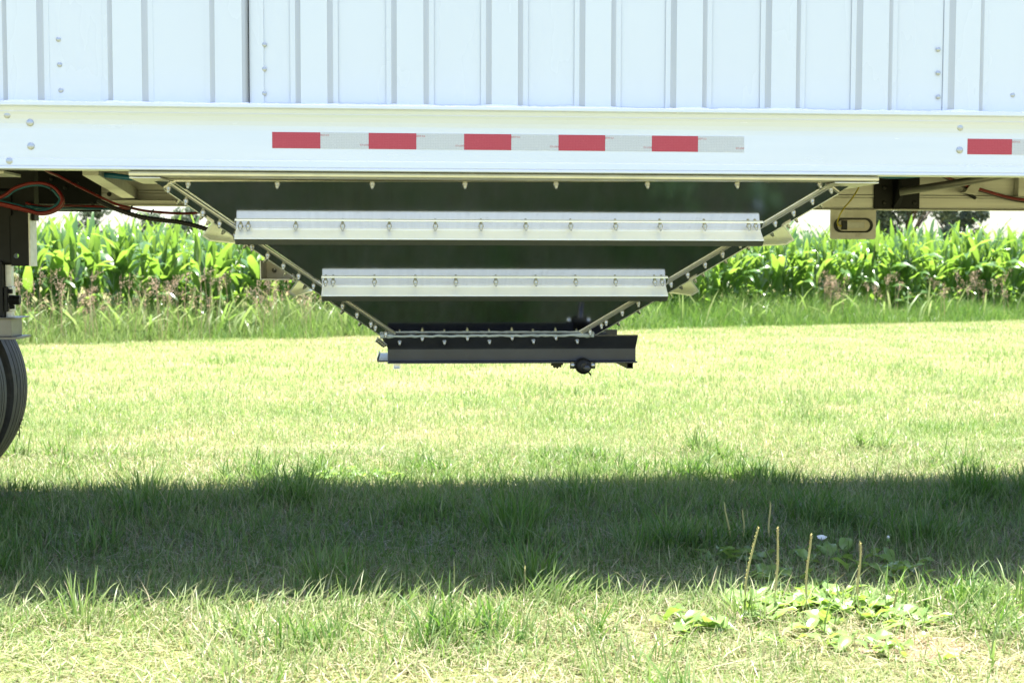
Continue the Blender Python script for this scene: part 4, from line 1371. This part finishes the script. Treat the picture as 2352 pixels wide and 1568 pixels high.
# ---- trees beyond the field
def tree(px, depth, H, Wd, n, label, seed, leaf=0.16):
    r = random.Random(seed)
    d = ray(px, 600)
    t = depth / d.y
    base = Vector((CAM_LOC.x + d.x * t, CAM_LOC.y + depth, 0))
    root = empty('tree', base)
    tag(root, label, 'tree', 'trees beyond the corn')
    tb = MB().tube([(0, 0, 0), (0.1, 0, H * 0.2), (0.0, 0.1, H * 0.45), (0.1, 0, H * 0.8)], lambda i: (H * 0.03, H * 0.025, H * 0.018, H * 0.006)[i], 9)
    for k in range(7):
        an = r.uniform(0, 6.28); z = H * r.uniform(0.25, 0.6)
        tb.tube([(0.05, 0, z), (math.cos(an) * Wd * 0.2, math.sin(an) * Wd * 0.2, z + H * 0.12), (math.cos(an) * Wd * 0.36, math.sin(an) * Wd * 0.36, z + H * 0.2)], lambda i: (H * 0.011, H * 0.007, H * 0.003)[i], 6)
    link('trunk', tb.mesh('trunk', M['bark']), root)
    cl = []
    for k in range(38):
        an = r.uniform(0, 6.28); rr_ = Wd * 0.5 * math.sqrt(r.random()) * 0.85
        z = H * r.uniform(0.10, 0.95)
        rr_ *= math.sin(math.pi * min(1, max(0.12, (z / H - 0.1) / 0.95))) ** 0.5
        cl.append((math.cos(an) * rr_, math.sin(an) * rr_, z, Wd * r.uniform(0.09, 0.17), r.uniform(-0.25, 0.25)))
    v, f, dr = [], [], []
    for _ in range(n):
        cx_, cy_, cz_, cr, tone = r.choice(cl)
        while True:
            q = Vector((r.uniform(-1, 1), r.uniform(-1, 1), r.uniform(-1, 1)))
            if 0.15 < q.length < 1: break
        c = Vector((cx_, cy_, cz_)) + q * cr
        u = Vector((r.gauss(0, 1), r.gauss(0, 1), r.gauss(0, 1))).normalized()
        s = u.cross(Vector((r.gauss(0, 1), r.gauss(0, 1), r.gauss(0, 1)))).normalized()
        l = leaf * r.uniform(0.6, 1.3)
        a = len(v)
        v += [tuple(c - u * l), tuple(c + s * l * 0.55), tuple(c + u * l), tuple(c - s * l * 0.55)]
        f.append((a, a + 1, a + 2, a + 3)); dr += [min(1, max(0, 0.5 + tone + r.gauss(0, .15)))] * 4
    me = bpy.data.meshes.new('crown')
    me.from_pydata(v, [], f)
    at = me.attributes.new('dry', 'FLOAT', 'POINT'); at.data.foreach_set('value', np.array(dr, np.float32))
    me.materials.append(M['tree'])
    link('crown', me, root)


tree(2085, 62, 8.2, 5.6, 12000, 'dark tree above the corn just beside the hanging marker lamp', 1, 0.13)
tree(2185, 66, 6.8, 3.9, 7000, 'smaller dark tree standing out from the large tree towards the open sky', 2, 0.13)
tree(212, 120, 6.6, 3.6, 3500, 'pale distant tree above the corn under the black gusset plate', 3, 0.17)
tree(345, 130, 6.0, 3.6, 3000, 'distant tree above the corn under the corrugated black conduit', 4, 0.18)
tree(425, 125, 6.0, 3.4, 3000, 'distant tree above the corn beside the sloping hopper corner', 5, 0.18)


# ---- plantains and other weeds on the near lawn
def plantain_leaf(L, wd, e0, droop, seed):
    r = random.Random(seed)
    vs, fs = [], []
    segs = 8
    pos = Vector((0, 0, 0)); an = e0
    ph = r.uniform(0, 6.28)
    cols = 5
    for i in range(segs + 1):
        t = i / segs
        d = Vector((math.cos(an), 0, math.sin(an))); up_ = Vector((-math.sin(an), 0, math.cos(an)))
        if t < 0.25: w_ = wd * 0.07 + wd * 0.35 * max(0, (t - 0.12) / 0.13) * 0.5
        else: w_ = wd * 0.5 * max(0.02, math.sin(math.pi * min(1, 0.12 + 0.88 * ((t - 0.2) / 0.8)))) ** 0.75
        if i == segs: w_ = wd * 0.04
        for c in range(cols):
            q = (c / (cols - 1) - 0.5) * 2
            lift = abs(q) * w_ * 0.35 + (0.004 * math.sin(ph + t * 14 + q * 2) * abs(q) if 0.2 < t < 0.98 else 0) - 0.002 * (1 if c in (1, 3) else 0)
            vs.append(pos + Vector((0, 1, 0)) * (q * w_) + up_ * lift)
        pos = pos + d * (L / segs)
        an -= droop * (0.5 + t) / segs
    for i in range(segs):
        for c in range(cols - 1):
            a = i * cols + c
            fs.append((a, a + cols, a + cols + 1, a + 1))
    me = bpy.data.meshes.new('leaf')
    me.from_pydata([tuple(v) for v in vs], [], fs)
    me.polygons.foreach_set('use_smooth', [True] * len(fs))
    me.materials.append(M['plantain'])
    return me


PL = [plantain_leaf(random.uniform(0.085, 0.135), random.uniform(0.040, 0.068), random.uniform(0.35, 1.0), random.uniform(0.5, 1.3), 300 + i) for i in range(9)]


def spike_mesh(L, bendx, seed):
    r = random.Random(seed)
    mb = MB()
    pts = [(bendx * L * (t ** 2.2) + 0.003 * math.sin(t * 7 + seed), 0.002 * math.sin(t * 5), L * t) for t in [0, .2, .4, .6, .8, .92, 1]]
    pts = curve(pts, 5)
    n = len(pts)

    def rad(t):
        return 0.0015 if t < 0.25 else 0.0038 * min(1, (t - 0.25) / 0.08 + 0.45) * (1 - 0.35 * (t - 0.25) / 0.75) * (1 if t < 0.94 else max(0.25, (1 - t) / 0.06))
    mb.tube(pts, lambda i: rad(i / (n - 1)), 7)
    for k in range(330):
        t = r.uniform(0.25, 0.985)
        p = Vector(pts[min(n - 1, int(t * n))]) + Vector((0, 0, r.uniform(-.004, .004)))
        an = r.uniform(0, 6.28)
        d = Vector((math.cos(an), math.sin(an), 0.5))
        s = Vector((-math.sin(an), math.cos(an), 0)) * 0.0012
        c = p + d * rad(t) * 0.8
        mb.add([c - s, c + s, c + d * r.uniform(0.0016, 0.0034)], [(0, 1, 2)])
    return mb.mesh('seed_spike', M['spike'])


def plantain(px, py, n, label, spikes=(), size=1.0, seed=0, spread=0.19):
    r = random.Random(900 + seed)
    g = G(px, py)
    n = int(n * 3.6)
    root = empty('plantain', (g.x, g.y, 0.0))
    tag(root, label, 'plantain', 'broad-leaved plantains in the near lawn')
    for i in range(n):
        o = link('leaf', r.choice(PL), root)
        a = 6.283 * i / n + r.gauss(0, 0.3)
        o.location = (r.gauss(0, spread * 0.35), r.gauss(0, spread * 0.35), 0.012)
        o.rotation_euler = (r.gauss(0, 0.25), r.gauss(0, 0.15), a)
        s_ = size * r.uniform(0.55, 0.92)
        o.scale = (s_, s_, s_)
    for (tx, ty, bx, by, bend) in spikes:
        b0 = G(bx, by)
        tip = P(tx, ty, b0.y)
        L = tip.z
        o = link('seed_spike', spike_mesh(L, bend, int(tx)), root)
        o.location = (b0.x - g.x, b0.y - g.y, 0)
        o.rotation_euler = (0, (tip.x - b0.x) / L - bend, 0)
    return root


plantain(1745, 1412, 9, 'broad plantain with one golden curved seed spike, at the shadow edge', [(1743, 1217, 1720, 1432, 0.26)], 1.0, 1)
plantain(1800, 1392, 7, 'plantain with a straight pale green seed spike beside the golden curved one', [(1788, 1212, 1782, 1420, 0.03)], 0.95, 2)
plantain(1872, 1400, 10, 'leafy plantain in the middle of the clump with a short brown seed spike', [(1861, 1227, 1850, 1424, 0.02)], 1.0, 3)
plantain(1945, 1392, 9, 'plantain carrying the seed spike standing farthest from the golden curved one', [(1975, 1246, 1972, 1420, 0.02)], 0.95, 4)
plantain(2010, 1420, 8, 'plantain without a spike at the lit edge of the clump', [(2065, 1355, 2050, 1425, 0.3)], 0.95, 5)
plantain(1905, 1470, 4, 'small plantain with one upright bright leaf in front of the clump', [], 1.1, 6)
plantain(1592, 1452, 5, 'lone low plantain leaf rosette on the sunlit lawn, apart from the clump', [], 1.15, 7)
plantain(2085, 1440, 7, 'flat plantain among clippings above the bare red soil patch', [], 0.85, 8)
plantain(1690, 1290, 7, 'shaded plantain with three thin seed spikes under the trailer', [(1664, 1152, 1678, 1262, -0.05), (1707, 1170, 1708, 1255, 0.0), (1767, 1152, 1766, 1258, -0.03)], 0.9, 9)
plantain(2035, 1325, 8, 'shaded plantain with broad leaves beneath the small white bud', [], 1.0, 10)
plantain(1780, 1335, 6, 'shaded plantain just behind the sunlit clump', [], 0.9, 11)
plantain(1905, 1285, 5, 'shaded plantain beneath the white bindweed flower', [], 0.9, 12)
plantain(2290, 1390, 6, 'plantain close to the frame edge at the end of the clump', [], 0.85, 13)
plantain(2030, 1500, 5, 'small plantain nearest the camera beside the bare red soil', [], 0.7, 14)
plantain(760, 1102, 6, 'bright low weed leaves in sun just past the far shadow edge', [], 0.9, 15)
plantain(850, 1100, 6, 'second bright weed rosette past the far shadow edge beneath the gate', [], 0.9, 16)

# white flower on a stem, and a bud
fl = P(1887, 1234, G(1887, 1275).y)
root = empty('bindweed_flower', (fl.x, fl.y, 0))
tag(root, 'open white flower standing in the shaded grass', 'flower')
link('stem', MB().tube([(0, 0.004, 0), (0.004, 0.004, fl.z * 0.6), (0, 0.003, fl.z)], 0.0013, 6).mesh('stem', M['stalk']), root)
mb = MB()
vs = [Vector((0, 0, fl.z - 0.012))]
for k in range(20):
    an = 6.283 * k / 20
    rr_ = 0.0185 * (1 + 0.12 * math.cos(5 * an))
    vs.append(Vector((rr_ * math.cos(an), -0.003 + rr_ * 0.55 * math.sin(an), fl.z + 0.006 * math.sin(an) + 0.003)))
mb.add(vs, [(0, 1 + k, 1 + (k + 1) % 20) for k in range(20)], True)
link('corolla', mb.mesh('corolla', M['petal']), root)
fl = P(2040, 1238, G(2046, 1290).y)
root = empty('flower_bud', (fl.x, fl.y, 0))
tag(root, 'small white-tipped flower bud on a brown stem in shaded grass', 'flower bud')
link('stem', MB().tube([(0.014, 0.0, 0), (0.006, 0, fl.z * 0.6), (0, 0, fl.z)], 0.0014, 6).mesh('stem', M['bark']), root)
link('bud', MB().lathe([(0.0, -0.012), (0.005, -0.010), (0.0068, -0.003), (0.005, 0.004), (0.004, 0.005)], (0, 0, fl.z), (0, 0, 1), 10).mesh('bud', M['stalk']), root)
link('petal_tip', MB().lathe([(0.004, 0.0045), (0.0052, 0.009), (0.0035, 0.013), (0.0, 0.0145)], (0, 0, fl.z), (0, 0, 1), 10).mesh('petal_tip', M['petal']), root)


# ---- separate tufts of tall grass
def tuft_thing(px, py, n, hmin, hmax, rad, label, dry=0.12, lean_az=None):
    g = G(px, py)
    x_ = np.clip(rng.normal(0, rad, n), -1.4 * rad, 1.4 * rad); y_ = np.clip(rng.normal(0, rad, n), -1.4 * rad, 1.4 * rad)
    az_ = np.arctan2(y_, x_) + rng.normal(0, 0.5, n)
    if lean_az is not None: az_ = rng.normal(lean_az, 0.5, n)
    h_ = rng.uniform(hmin, hmax, n) * (1 - 0.25 * np.hypot(x_, y_) / (3 * rad))
    me = blades_mesh('grass_tuft', M['grass'], x_, y_, h_, rng.uniform(0.0035, 0.0065, n), az_, np.abs(rng.normal(0.15, 0.15, n)), rng.uniform(0.1, 0.9, n), np.clip(rng.normal(dry, 0.1, n), 0, 1))
    o = link('grass_tuft', me)
    o.location = (g.x, g.y, 0)
    tag(o, label, 'grass tuft', 'tall grass tufts in the lawn')
    return o


tuft_thing(1180, 1215, 130, 0.10, 0.24, 0.075, 'largest tall tuft of dark grass in the middle of the shadow', 0.05)
tuft_thing(1215, 1330, 70, 0.08, 0.20, 0.055, 'bluish shaded tuft in front of the largest tuft', 0.03)
tuft_thing(1470, 1270, 60, 0.08, 0.19, 0.06, 'shaded tuft between the largest tuft and the plantain spikes', 0.05)
tuft_thing(330, 1135, 80, 0.08, 0.17, 0.10, 'dark tuft at the far shadow edge beside the wheel', 0.08)
tuft_thing(1265, 1395, 70, 0.07, 0.17, 0.06, 'sunlit tuft bending over the near shadow edge', 0.35, 0.3)
tuft_thing(185, 1430, 60, 0.07, 0.19, 0.06, 'sunlit tuft at the near shadow edge towards the wheel', 0.35)
tuft_thing(1195, 1475, 9, 0.10, 0.17, 0.02, 'few broad upright blades on the bare sunlit lawn', 0.30)
tuft_thing(1700, 1420, 45, 0.07, 0.16, 0.05, 'sunlit tuft beside the golden curved plantain spike', 0.3)
tuft_thing(2330, 1400, 80, 0.08, 0.20, 0.06, 'tall sunlit tuft at the frame edge beyond the plantains', 0.3)
tuft_thing(2130, 1255, 90, 0.09, 0.20, 0.09, 'shaded tuft behind the small white bud', 0.06)
tuft_thing(735, 1330, 40, 0.08, 0.18, 0.05, 'thin shaded tuft at the near shadow edge', 0.15)
tuft_thing(560, 1545, 60, 0.05, 0.13, 0.07, 'short sunlit tuft close to the camera on dry lawn', 0.4)
tuft_thing(1455, 1560, 90, 0.06, 0.15, 0.09, 'dense sunlit tuft at the lower frame edge', 0.3)

# ---- bare soil patch
mb = MB()
g = G(2100, 1490)
vs = [(0, 0, 0.004)]
rr0 = random.Random(5)
for k in range(28):
    an = 6.283 * k / 28
    rr_ = rr0.uniform(0.75, 1.15)
    vs.append((0.17 * rr_ * math.cos(an), 0.12 * rr_ * math.sin(an), 0.004))
mb.add(vs, [(0, 1 + k, 1 + (k + 1) % 28) for k in range(28)])
o = link('bare_soil', mb.mesh('bare_soil', M['soil']))
o.location = (g.x, g.y, 0)
tag(o, 'bare reddish soil patch in the lawn', 'soil', kind='structure')
